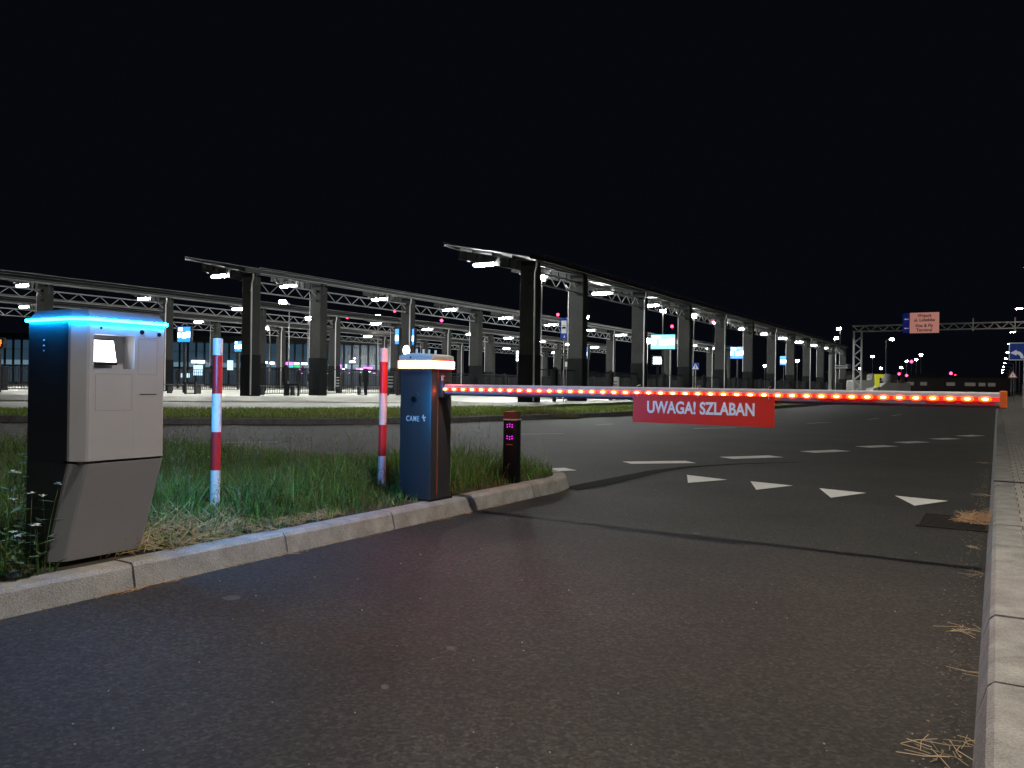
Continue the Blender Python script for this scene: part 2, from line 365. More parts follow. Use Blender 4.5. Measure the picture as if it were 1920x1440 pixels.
# ================================================================ GRASS
def blades(name, pos, h, wid, lean, tint, z, m_, stuff=True):
    n = len(pos); th = rng.uniform(0, 2 * np.pi, n); ph = rng.uniform(0, 2 * np.pi, n)
    wx, wy = np.cos(th) * wid, np.sin(th) * wid; lx, ly = np.cos(ph) * lean * h, np.sin(ph) * lean * h
    v = np.zeros((n, 5, 3), np.float32)
    v[:, 0] = np.c_[pos[:, 0] - wx, pos[:, 1] - wy, z + 0 * h]; v[:, 1] = np.c_[pos[:, 0] + wx, pos[:, 1] + wy, z + 0 * h]
    v[:, 2] = np.c_[pos[:, 0] + wx * .75 + lx * .35, pos[:, 1] + wy * .75 + ly * .35, z + h * .6]
    v[:, 3] = np.c_[pos[:, 0] - wx * .75 + lx * .35, pos[:, 1] - wy * .75 + ly * .35, z + h * .6]
    v[:, 4] = np.c_[pos[:, 0] + lx, pos[:, 1] + ly, z + h * np.sqrt(np.maximum(.2, 1 - lean ** 2 * .5))]
    me = bpy.data.meshes.new(name); me.vertices.add(n * 5); me.vertices.foreach_set('co', v.ravel())
    i0 = np.arange(n) * 5
    lp = np.c_[i0, i0 + 1, i0 + 2, i0 + 3, i0 + 3, i0 + 2, i0 + 4].ravel()
    me.loops.add(n * 7); me.loops.foreach_set('vertex_index', lp.astype(np.int32))
    me.polygons.add(n * 2)
    st_ = np.c_[np.arange(n) * 7, np.arange(n) * 7 + 4].ravel().astype(np.int32)
    me.polygons.foreach_set('loop_start', st_)
    me.update(calc_edges=True); me.validate()
    at = me.attributes.new('tint', 'FLOAT_COLOR', 'POINT')
    cc = np.ones((n, 5, 4), np.float32); cc[:, :, :3] = tint[:, None, :]
    at.data.foreach_set('color', cc.ravel())
    me.materials.append(m_); o = bpy.data.objects.new(name, me); C.objects.link(o)
    return o
def inside(poly, pts):
    x, y = pts[:, 0], pts[:, 1]; r = np.zeros(len(pts), bool); n = len(poly)
    for i in range(n):
        x0, y0 = poly[i]; x1, y1 = poly[(i + 1) % n]
        c = ((y0 > y) != (y1 > y)) & (x < (x1 - x0) * (y - y0) / (y1 - y0 + 1e-12) + x0); r ^= c
    return r
def lumps(p, sc_, seed):
    r = np.random.default_rng(seed); o = np.zeros(len(p))
    for k in range(7):
        a = r.uniform(0, 2 * np.pi); f = sc_ * r.uniform(.6, 2.2); o += np.sin((p[:, 0] * np.cos(a) + p[:, 1] * np.sin(a)) * f + r.uniform(0, 6))
    return o / 7 + .0
def tints(n, base, straw, frac, lump=None):
    g = np.array(base)[None] * rng.uniform(.35, 1.5, (n, 1)) * (1 + rng.uniform(-.2, .2, (n, 3)))
    g = np.where(rng.uniform(0, 1, (n, 1)) < .05, g * 2.1 + .02, g)
    s = np.array(straw)[None] * rng.uniform(.6, 1.3, (n, 1))
    sel = rng.uniform(0, 1, n) < frac
    return np.where(sel[:, None], s, g).astype(np.float32)
GREEN = (.105, .215, .042); STRAW = (.24, .17, .07)
ip = [tuple(p) for p in inner_line] + [(-26, -10)]
N = 260000; q = np.c_[rng.uniform(-7.5, 1.0, N), rng.uniform(2.6, 9.8, N)]
q = q[inside(ip, q)]
ok = ~((q[:, 0] < -.66 * q[:, 1] - .4)); q = q[ok]
sD, tP = q[:, 0] * D.x + q[:, 1] * D.y, q[:, 0] * P.x + q[:, 1] * P.y
edge = np.clip((-3.62 - tP) / .45, 0, 1)                     # grass gets taller away from the kerb
lu = lumps(q, 2.6, 3)
keep = rng.uniform(0, 1, len(q)) < (.30 + .5 * edge + .3 * lu) * np.clip(5 / q[:, 1], .35, 1.1)
# bare patches under the kiosk, cabinet and hay
for (cs, ct, rs, rt) in ((2.28, -3.80, .26, .34), (4.86, -3.74, .16, .18), (6.12, -3.75, .10, .10)):
    keep &= ~((abs(sD - cs) < rs) & (abs(tP - ct) < rt))
pdist = np.full(len(q), 9.)
for px_, py_ in ((403, 950), (715.5, 911)):
    g_ = G(px_, py_, .12); d_ = np.array([g_.x, g_.y]); u_ = -d_ / np.linalg.norm(d_); rel = q - d_; al = rel @ u_; ac = np.abs(rel[:, 0] * u_[1] - rel[:, 1] * u_[0])
    pdist = np.minimum(pdist, np.where((al > -.05) & (al < .9), ac, 9.))
keep &= ~((pdist < .12) & (rng.uniform(0, 1, len(q)) < .65))
pdist = pdist[keep]
q, sD, tP, edge, lu = q[keep], sD[keep], tP[keep], edge[keep], lu[keep]
hh = (.05 + .14 * edge + .11 * lu * edge) * rng.uniform(.4, 1.5, len(q)); hh = np.maximum(hh, .03); hh = np.where(pdist < .14, np.minimum(hh, .09), hh)
tall = rng.uniform(0, 1, len(q)) < .02; hh = np.where(tall, hh * 1.7 + .05, hh)
ti = tints(len(q), GREEN, STRAW, .07 + .22 * (1 - edge))
ti = np.where(tall[:, None], np.array([[.13, .13, .07]]) * rng.uniform(.7, 1.3, (len(q), 1)), ti).astype(np.float32)
o = blades('grass', q, hh, np.where(tall, .0016, rng.uniform(.0014, .0048, len(q))), np.where(tall, .25, np.where(rng.uniform(0, 1, len(q)) < .4, rng.uniform(.8, 1.6, len(q)), rng.uniform(.05, .7, len(q)))), ti, .112, grassm)
sd = q[tall]; sh = hh[tall]
print('stalks', len(sd))
k3 = 7; sq = np.repeat(sd, k3, 0) + rng.normal(0, .006, (len(sd) * k3, 2)); sz = np.repeat(sh, k3) * np.tile(np.linspace(.72, 1.0, k3), len(sd))
o2 = blades('grass', sq, np.full(len(sq), .022), np.full(len(sq), .0022), rng.uniform(.3, 1.2, len(sq)), (np.array([[.22, .19, .11]]) * rng.uniform(.6, 1.3, (len(sq), 1))).astype(np.float32), .112 + sz, grassm)
tag(o2, 'pale seed heads on the tallest stalks of the island grass', 'grass', kind='stuff')
bl = rng.uniform(0, 1, len(q)) < .035
o3 = blades('weeds', q[bl], rng.uniform(.03, .09, bl.sum()), rng.uniform(.008, .016, bl.sum()), rng.uniform(.8, 1.8, bl.sum()), tints(int(bl.sum()), (.07, .15, .04), (.20, .15, .06), .12), .114, grassm)
tag(o3, 'low broad leaved weeds mixed into the island grass', 'weeds', kind='stuff')
tag(o, 'tall uncut green grass covering the kerbed traffic island', 'grass', kind='stuff')
print('island blades', len(q))
# ragged grass behind the kiosk and over the kerb edge is part of the same sheet; verge lawn is mown shorter
lp_ = [tuple(p) for p in vin] + lawn_back[::-1]
N = 420000; q = np.c_[rng.uniform(-20, 24, N), rng.uniform(17, 56, N)]; q = q[inside(lp_, q)]
q = q[(abs(q[:, 0]) < .72 * q[:, 1])]
keep = rng.uniform(0, 1, len(q)) < np.clip(26 / q[:, 1], .3, 1) ** 2 * .95; q = q[keep]
lu = lumps(q, 1.1, 9); sD, tP = q[:, 0] * D.x + q[:, 1] * D.y, q[:, 0] * P.x + q[:, 1] * P.y
hh = (.075 + .035 * lu) * rng.uniform(.6, 1.4, len(q)); hh = np.maximum(hh, .03)
dr = np.clip(.22 + .5 * lumps(q, .8, 5), .04, .8)
o = blades('lawn_grass', q, hh, rng.uniform(.004, .009, len(q)), rng.uniform(.2, 1.0, len(q)), tints(len(q), (.19, .30, .04), (.38, .34, .10), dr * .6), .132, grassm)
tag(o, 'short green and straw coloured grass on the verge behind the main road', 'grass', kind='stuff')
print('lawn blades', len(q))

def straws(name, centre, rad, n, z, label, length=.12, flat=.15, seed=1, elong=(1, 1), rot=0., col=(.36, .25, .11), zh=.04, thick=.0016):
    r = np.random.default_rng(seed); v = []; f = []; ct = []
    for i in range(n):
        rr = math.sqrt(r.uniform()) * rad; a = r.uniform(0, 6.28); x = rr * math.cos(a) * elong[0]; y = rr * math.sin(a) * elong[1]
        X = centre[0] + x * math.cos(rot) - y * math.sin(rot); Y = centre[1] + x * math.sin(rot) + y * math.cos(rot)
        L = length * r.uniform(.4, 1.4); th = r.uniform(0, 6.28); pit = r.uniform(-flat, flat * 1.6)
        zz = z + r.uniform(0, 1) * zh * max(0, 1 - rr / rad) + .004
        d_ = np.array([math.cos(th), math.sin(th), pit]) * L / 2; mid = np.array([X, Y, zz + abs(d_[2])]); bend = np.array([-d_[1], d_[0], abs(pit) * L * .5 + .004]) * r.uniform(-.4, .4)
        pts = [mid - d_, mid + bend, mid + d_]; pts = [np.array([p[0], p[1], max(p[2], z + .003)]) for p in pts]
        w_ = np.array([-math.sin(th), math.cos(th), 0]) * thick; up = np.array([0, 0, thick])
        b0 = len(v); c = np.array(col) * r.uniform(.55, 1.35)
        for p in pts: v += [p - w_, p + w_, p + up * 1.4]; ct += [c] * 3
        for k_ in range(2):
            for e in range(3):
                i_, j_ = b0 + k_ * 3 + e, b0 + k_ * 3 + (e + 1) % 3; f.append((i_, j_, j_ + 3, i_ + 3))
    me = bpy.data.meshes.new(name); me.from_pydata([tuple(p) for p in v], [], f); me.materials.append(straw_m)
    at = me.attributes.new('tint', 'FLOAT_COLOR', 'POINT'); at.data.foreach_set('color', np.c_[np.array(ct), np.ones(len(ct))].astype(np.float32).ravel())
    o = bpy.data.objects.new(name, me); C.objects.link(o); return tag(o, label, 'hay', kind='stuff')
g_ = W(2.72, -3.86); straws('hay', (g_.x, g_.y), .30, 900, .12, 'heap of dry cut hay on the grass beside the silver payment kiosk', .15, .5, 3, (1.5, .8), R(58), zh=.10)
g_ = W(3.25, -3.72); straws('hay_scraps', (g_.x, g_.y), .30, 260, .125, 'thin dry hay along the island kerb below the near striped post', .12, .2, 13, (2.2, .35), R(58), (.30, .2, .09))
g_ = G(1795, 982); straws('hay', (g_.x + .30, g_.y + .02), .17, 800, .004, 'dry hay heaped over the road drain grate', .13, .35, 4, (1.5, .7), R(-10), (.42, .26, .14), .05)
for i, (px, py, n, rr) in enumerate(((1835, 1030, 7, .05), (1835, 1080, 8, .07), (1808, 1185, 12, .08), (1760, 1415, 16, .07), (1822, 1400, 6, .05), (1812, 1265, 3, .04), (1843, 930, 14, .10), (1850, 870, 16, .14))):
    g_ = G(px, py); straws('hay_scraps', (g_.x, g_.y), rr, n, .004, ('few stray straws lying on the asphalt by the %s kerb of the lane' % 'right'), .10, .05, 20 + i, col=(.42, .32, .20), zh=.01, thick=.0012)['group'] = 'stray straws along the lane kerb'
ln = [W(s, -3.505 + .02 * max(0, s) / 5 + .0) for s in np.arange(1.2, 6.4, .35)]
for i, p in enumerate(ln[::3]):
    straws('hay_scraps', (p.x + .02, p.y - .01), .45, 26, .003, 'thin line of dry straw along the foot of the island kerb', .09, .03, 60 + i, (1.2, .05), R(58.6), (.36, .20, .09), .006, .0013)['group'] = 'straw lines at the island kerb foot'
g_ = G(1005, 784, .0); straws('hay', (g_.x, g_.y + .05), .95, 900, .03, 'mown grass clippings spilling over the verge kerb beyond the camera post', .34, .35, 8, (1.3, .55), 0, (.50, .46, .24), .22, .007)

b = MB()
for i in range(150):
    y_ = random.uniform(1.9, 9.5); g_ = Vector((random.uniform(-.62, .6) * y_, y_, .002)); s_ = g_.dot(D); t_ = g_.dot(P)
    if t_ < -3.3 or t_ > -.06: continue
    q_ = random.uniform(.002, .0055); b.box(g_, (q_ * random.uniform(.8, 1.6), q_, q_ * .8), random.uniform(0, 3), bev=q_ * .25, seg=1)
tag(b.build('grit', mat('grit_stone', (.40, .37, .33), .8)), 'tiny pale stones and grit scattered on the lane asphalt', 'grit', kind='stuff')
b = MB()
for i in range(900):
    s_ = random.uniform(1.2, 12); q_ = random.uniform(.002, .006); p_ = W(s_, -.07 - abs(random.gauss(0, .06)), .002)
    b.box(p_, (q_ * 1.4, q_, q_ * .7), random.uniform(0, 3))
tag(b.build('gutter_grit', mat('gutter_sand', (.22, .18, .13), .9)), 'sand and grit gathered in the gutter of the right kerb', 'grit', kind='stuff')

# ================================================================ WILD FLOWERS beside the kiosk
def flower_plant(loc, h, seed, label, grp):
    r = random.Random(seed); t = thing('flower_plant', label, 'plant', loc, r.uniform(0, 6), grp)
    stem = MB(); lf = MB(); fl = MB(); lean = Vector((r.uniform(-.12, .12), r.uniform(-.12, .12), 0))
    for k_ in range(r.randint(1, 2)):
        p0 = Vector((r.uniform(-.02, .02), r.uniform(-.02, .02), 0)); pts = [p0]; hk = h * r.uniform(.7, 1)
        for i in range(1, 6): pts.append(p0 + lean * hk * (i / 5) ** 1.6 * (1 + k_) + Vector((0, 0, hk * i / 5)))
        stem.path([tuple(p) for p in pts], .0018, 5)
        for i in range(1, 5):
            for s_ in range(2):
                a = r.uniform(0, 6.28); L = .07 * r.uniform(.6, 1.2); c = pts[i]; d_ = Vector((math.cos(a), math.sin(a), r.uniform(-.1, .4))) * L; n_ = Vector((-math.sin(a), math.cos(a), 0)) * L * .16
                lf.face([c, c + d_ * .5 - n_, c + d_]); lf.face([c, c + d_, c + d_ * .5 + n_])
        c = pts[-1]
        for a in range(10):
            an = a * .628; rad = r.uniform(.014, .022); e = c + Vector((math.cos(an) * rad, math.sin(an) * rad, r.uniform(-.004, .006)))
            n_ = Vector((-math.sin(an), math.cos(an), 0)) * .006; fl.face([c, e - n_, e + n_])
        fl.ball(c + Vector((0, 0, .002)), .005, .005, .004, 8, 5)
    stem.build('stem', MATS['stem'], t); lf.build('leaf', MATS['leafm'], t); fl.build('flower', MATS['petal'], t)
mat('stem', (.06, .10, .04), .6); mat('leafm', (.08, .13, .06), .6); mat('petal', (.48, .46, .38), .6)
mat('petal2', (.7, .62, .35), .6)
for i, (px, py, h) in enumerate(((62, 1050, .52), (36, 1055, .56), (92, 1062, .36), (10, 1060, .44), (70, 1075, .26), (76, 1078, .30), (45, 1085, .22), (20, 1092, .25), (84, 1072, .40), (5, 1080, .52), (55, 1068, .45))):
    g_ = G(px, py, .115); flower_plant(g_, h, i, 'pale wild flower on a leafy stem in the dark weeds left of the silver kiosk', 'wild flowers beside the kiosk')

# ================================================================ PAYMENT KIOSK
kq = thing('payment_kiosk', 'silver and dark grey pay kiosk with lit white screen and glowing blue light strip', 'payment kiosk', W(2.08, -3.70, .12), RZ)
b = MB(); b.prism([(x, y) for x, y in ((0, 0), (1, 0))] and [(-.25, -.046), (.06, -.046), (.06, .385), (-.25, .385)], .49, 1.14)
b.loft([[(-.25, -.046, .0), (-.10, -.046, .0), (-.10, .385, .0), (-.25, .385, .0)], [(-.25, -.046, .488), (.06, -.046, .488), (.06, .385, .488), (-.25, .385, .488)]])
b.bx(.0605, .092, -.0485, -.02, .5, 1.139)
b.loft([[(-.10, -.0485, .01), (-.075, -.0485, .01), (-.075, -.02, .01), (-.10, -.02, .01)], [(.06, -.0485, .487), (.092, -.0485, .487), (.092, -.02, .487), (.06, -.02, .487)]])
b.build('body', anthr, kq)
b = MB()
b.prism([(.17, .026), (.17, .006), (.163, -.004), (.108, -.047), (.094, -.05), (.094, -.019), (.0925, .026)], .50, 1.139)      # chamfered near corner
b.prism([(.17, .226), (.17, .378), (.162, .388), (.062, .388), (.062, .226)], .50, 1.139)
b.bx(.062, .17, .0262, .2258, .50, .925); b.bx(.062, .17, .0262, .2258, 1.083, 1.139)
b.bx(.062, .082, .0262, .2258, .925, 1.083)
fp = b.build('front_panel', silver, kq)
b = MB(); po = [(.17, .006), (.17, .378), (.162, .388), (.062, .388), (.062, -.019), (.094, -.05), (.108, -.047), (.163, -.004)]
b.loft([[(x - .17, y, .022) for x, y in po], [(x, y, .488) for x, y in po]]); b.build('lower_panel', silver, kq)
b = MB(); b.bx(.064, .160, -.035, .38, .4882, .4998); b.bx(-.20, -.03, -.01, .36, -.01, .0215); b.build('plinth', gap, kq)
mo = MB(); tilt = Matrix.Translation((.105, .094, 1.004)) @ Matrix.Rotation(R(-14), 4, 'Y')
mo.box((0, 0, 0), (1, 1, 1)); mo.b.clear(); mo.box((0, 0, 0), (.012, .150, .125), bev=.004); 
for v in mo.b.verts: v.co = tilt @ v.co
bz = mo.build('screen_bezel', black, kq)
mo = MB(); mo.box((.0075, 0, .002), (.003, .136, .104), bev=.001)
for v in mo.b.verts: v.co = tilt @ v.co
mo.build('screen', scrw, bz)
b = MB(); pth = [(-.255, .393), (-.255, -.053), (.094, -.053), (.108, -.051), (.166, -.006), (.174, .004), (.174, .393), (-.255, .393)]
for (x0, y0), (x1, y1) in zip(pth, pth[1:]):
    a = Vector((x0, y0, 1.149)); c = Vector((x1, y1, 1.149)); d_ = c - a; b.box((a + c) / 2, (d_.length + .002, .013, .013), math.atan2(d_.y, d_.x))
b.build('light_strip', blue_led, kq)
b = MB(); b.bx(-.24, .05, .3865, .3915, 1.08, 1.1385); b.build('added_far_bar', blue_fill, kq)  # unseen glowing bar added on the far side to throw blue on the posts
b = MB(); po = [(-.25, -.048), (.094, -.048), (.166, .0), (.17, .386), (-.25, .386)]
b.prism(po, 1.139, 1.157)
pi = [(-.21, -.03), (.085, -.03), (.145, .01), (.15, .36), (-.21, .36)]
b.loft([[(x, y, 1.157) for x, y in po], [(x, y, 1.196) for x, y in pi]]); b.build('cap', capm, kq)
for z in (1.055, 1.03, 1.005): MB().ball((-.115, -.047, z), .0045, .003, .0045, 8, 6).build('screw', whitep, kq)
b = MB(); b.tube((.168, .058, 1.112), (.1712, .058, 1.112), .006, 12); b.build('microphone_hole', black, kq)
b = MB(); b.tube((.166, .262, 1.105), (.1735, .262, 1.105), .011, 16); b.build('camera_lens', black, kq)
b = MB(); b.tube((.166, .355, 1.098), (.173, .355, 1.098), .010, 16); b.build('sensor', black, kq)
def groove(y0, y1, z0, z1):
    b = MB(); e = .0009; x = .1704
    b.bx(.169, x, y0, y1, z0 - e, z0 + e); b.bx(.169, x, y0, y1, z1 - e, z1 + e); b.bx(.169, x, y0 - e, y0 + e, z0 + e, z1 - e); b.bx(.169, x, y1 - e, y1 + e, z0 + e, z1 - e)
    return b
seamm = mat('panel_seam', (.20, .19, .20), .6)
groove(.035, .215, .73, .90).build('card_panel', seamm, kq); groove(.245, .345, .90, 1.07).build('intercom_panel', seamm, kq)
groove(.275, .345, 1.078, 1.116).build('ticket_slot', seamm, kq); b = MB(); b.bx(.168, .1715, .255, .345, .803, .807); b.build('receipt_slot', gap, kq)

b = MB()
def on_low(y, z): x = -.17 + .17 * min(1, max(0, (z - .022) / .466)); return Vector((x + .0012, y, z))
for y0, z0, y1, z1 in ((.10, .10, .15, .135), (.13, .15, .16, .09), (.14, .12, .185, .07), (.15, .095, .145, .055), (.155, .125, .19, .15), (.12, .16, .125, .15)):
    b.tube(on_low(y0, z0), on_low(y1, z1), .0011, 4)
b.build('scratch', mat('scratch_pale', (.62, .60, .60), .7), kq)
# ================================================================ STRIPED POSTS
def striped_post(loc, label, h=1.165):
    t = thing('striped_post', label, 'post', loc, 0, 'red and white striped posts on the island')
    z = -.05; bands = [(0.0, .255, 0), (.255, .52, 1), (.52, .785, 0), (.785, 1.052, 1), (1.052, h, 0)]
    for z0, z1, k_ in bands:
        b = MB(); b.tube((0, 0, z0 - (.05 if z0 == 0 else 0)), (0, 0, z1), .0335 if k_ else .033, 28)
        if z1 == h: b.ball((0, 0, h), .033, .033, .006, 28, 6)
        b.build('red_band' if k_ else 'white_band', redp if k_ else whitep, t, True)
    return t
p1 = striped_post(G(403, 950, .12), 'red and white striped post nearest the silver kiosk'); p1.rotation_euler = (0, R(.25), 0)
p2 = copy_thing(p1, G(715.5, 911, .12), label='red and white striped post nearest the boom barrier cabinet')

# ================================================================ BOOM BARRIER
br = thing('boom_barrier', 'boom barrier with dark cabinet and white boom lined with glowing red lights', 'barrier', W(4.73, -3.59, 0), RZ)
b = MB(); b.bx(-.30, 0, 0, .26, .12, 1.108, bev=.012); b.build('cabinet', cabm, br, True)
b = MB(); b.bx(-.315, .008, -.012, .272, .10, .135); b.build('base_plate', gap, br)
b = MB(); b.bx(-.313, .014, -.013, .273, 1.109, 1.164, bev=.005); b.build('light_ring', red_led, br)
b = MB(); b.bx(-.315, .016, -.015, .275, 1.1035, 1.1085, bev=.002); b.bx(-.315, .016, -.015, .275, 1.1645, 1.1685, bev=.0015); b.build('ring_edge', mat('red_ring_edge', (.4, .03, .02), .5, emit=(1, .06, .03), es=1.3), br)
# domed cap
b = MB(); rings = []
for zz, ins in ((1.169, 0), (1.192, .0), (1.205, .004)):
    rings.append([(x, y, zz + (.018 if zz > 1.18 else 0) * (1 - ((x + .15) / .165) ** 2)) for x, y in
                  [(-.308 + ins + i * (.316 - 2 * ins) / 10, -.008 + ins) for i in range(11)] + [(.008 - ins - i * (.316 - 2 * ins) / 10, .268 - ins) for i in range(11)]])
b.loft(rings); b.build('cap', capg, br)
for i, x in enumerate((-.222, -.172, -.134, -.088)): MB().tube((x, .10 + .02 * i, 1.215), (x, .10 + .02 * i, 1.262 - i * .004), .0085, 12).build('antenna_peg', whitep, br)
b = MB(); b.tube((-.195, -.002, 1.190), (-.195, -.011, 1.190), .008, 12); b.build('cap_lock', black, br)
# pear-shaped release lock
b = MB(); pts = []
for i in range(24):
    a = i / 24 * 2 * math.pi; rr = .030 + .022 * max(0, math.cos(a - R(35))) ** 3; pts.append((-.155 + rr * math.sin(a), .882 + rr * math.cos(a)))
b.loft([[(x, .002, z) for x, z in pts], [(x, -.004, z) for x, z in pts], [(-.155 + (x + .155) * .85, -.007, .882 + (z - .882) * .85) for x, z in pts]])
lk = b.build('release_lock', anthr, br); b = MB(); b.tube((-.160, -.006, .876), (-.160, -.014, .876), .021, 20); b.build('key_knob', black, lk)
text('lettering', 'CAME', .058, letterb, br, Matrix.Translation((-.172, -.002, .727)) @ FRONT, .0012, .0002, sx=.74)
b = MB()
for (x0, z0, x1, z1, w_) in ((-.086, .741, -.050, .741, .009), (-.072, .760, -.072, .735, .009), (-.086, .741, -.070, .741, .008), (-.070, .736, -.060, .712, .011)):
    a = Vector((x0, -.0015, z0)); c = Vector((x1, -.0015, z1)); d_ = c - a; b.box((a + c) / 2, (d_.length, .003, w_), Matrix.Rotation(-math.atan2(d_.z, d_.x), 4, 'Y'))
b.build('emblem', letterb, br)
b = MB(); b.bx(-.001, .0025, .078, .082, .16, 1.105); b.build('door_seam_glint', orange, br)  # orange colour put in for light reflected along the door seam
b = MB(); b.box((.02, .13, .955), (.05, .10, .13), bev=.008); b.build('boom_hub', cabm, br, True)
# the boom
by0, by1 = .10, .155; XE = 3.60
sec = [(by0, .924), (by0 - .003, .955), (by0, .983), (by0 + .01, .992), (by1 - .01, .992), (by1, .983), (by1, .924), (by1 - .008, .919), (by0 + .008, .919)]
b = MB(); b.loft([[(.035, y, z) for y, z in sec], [(XE, y, z) for y, z in sec]]); bo = b.build('boom', boomw, br)
b = MB(); b.bx(.05, XE, by0 + .012, by1 - .012, .908, .9188, bev=.003); b.build('rubber_edge', redrub, bo)
b = MB(); b.bx(XE, XE + .035, by0 - .006, by1 + .006, .908, 1.0, bev=.006); b.build('end_cap', orange, bo)
b = MB(); b.bx(.04, XE, by0 - .007, by0 - .0028, .944, .966, bev=.002); b.build('light_tube', led_tube, bo)
b = MB()
for x0, x1 in ((.62, .96), (1.95, 2.25), (2.72, 3.02), (3.26, 3.58)): b.bx(x0, x1, by0 - .0045, by0 + .004, .926, .940)
b.build('red_reflector', redp, bo)
b = MB(); b.box((.03, by0 - .004, 1.02), (.008, .02, .06)); b.box((.038, by0 - .004, 1.052), (.022, .02, .006)); b.build('hook', steelw, bo)
lm = MB(); lm.ball((0, -.004, 0), .0145, .006, .0060, 12, 8); nf = len(lm.b.faces); lm.ball((0, 0, 0), .032, .005, .0150, 16, 8); lm.b.faces.ensure_lookup_table()
for f_ in list(lm.b.faces)[nf:]: f_.material_index = 1
l0 = lm.build('led_lamp', led_dot, bo); l0.data.materials.append(led_halo); l0.location = (.062, by0 - .010, .955)
for i in range(1, 44):
    c = l0.copy(); C.objects.link(c); c.parent = bo; c.location = (.062 + i * .0808, by0 - .010, .955)

# warning board tied under the boom
sg = thing('warning_board', 'red hanging board with white lettering UWAGA! SZLABAN under the boom', 'sign', W(4.73 + .082, -3.59 + 1.575, 0), RZ)
sw = .895
b = MB(); b.bx(0, sw, -.004, 0, .765, .948); bd = b.build('board', signred, sg)
text('lettering', 'UWAGA! SZLABAN', .104, letter, sg, Matrix.Translation((sw * .49, -.0045, .862)) @ FRONT, .0006, .0030, sx=.765)
b = MB()
for x in (.03, .43, .86): b.path([(x, -.006, .93), (x, -.016, 1.0), (x + .005, .03, 1.006)], .0015, 5); b.ball((x, -.007, .934), .003)
b.build('tie', steelw, sg)

# ================================================================ NUMBER PLATE CAMERA POST
cp = thing('camera_post', 'short black camera post with two clusters of violet lights and a brown top box', 'camera post', W(6.10, -3.72, .12), RZ + R(8))
b = MB(); b.bx(-.067, .067, -.05, .06, -.02, .555, bev=.012); b.build('housing', black, cp, True)
b = MB(); b.bx(-.060, .060, -.045, .052, .566, .633, bev=.003); b.build('top_box', brownm, cp)
b = MB(); b.bx(-.069, .069, -.052, .061, .5555, .5655, bev=.004); b.build('trim_ring', steelw, cp)
b = MB(); b.tube((.066, -.01, .50), (.073, -.01, .50), .011, 12); b.build('side_lock', black, cp)
for z, flip in ((.495, 1), (.392, -1)):
    b = MB()
    for i, x in enumerate((-.024, 0, .024)):
        for j in (0, 1): b.ball((x, -.0515, z + j * .021 + (.005 if i == 1 else 0) * flip), .0058, .004, .0058, 10, 6)
    b.build('light_cluster', ir, cp)
b = MB(); b.bx(-.028, .028, -.0535, -.0495, .430, .470); b.build('camera_window', mat('dark_glass', (.006, .006, .007), .1), cp)
b = MB()
for i in range(4): b.bx(-.030 + i * .016, -.020 + i * .016, -.0525, -.0495, .335, .342)
b.build('marking', mat('label_rust', (.4, .14, .09), .5), cp)

# ================================================================ DRAIN GRATE
dg = thing('drain_grate', 'sunken cast iron road drain grate beside the right kerb', 'drain', W(6.52, -.50, 0), RZ)
b = MB(); b.bx(0, .46, 0, .66, -.0, .0045); b.build('pit', mat('pit_dark', (.012, .009, .007), .9), dg)
b = MB(); b.bx(0, .46, 0, .02, .0045, .012); b.bx(0, .46, .64, .66, .0045, .012); b.bx(0, .02, .02, .64, .0045, .012); b.bx(.44, .46, .02, .64, .0045, .012)
for i in range(9): b.bx(.02, .44, .075 + i * .06, .09 + i * .06, .0046, .010)
b.build('grate', mat('cast_iron', (.03, .022, .017), .7, .3), dg)

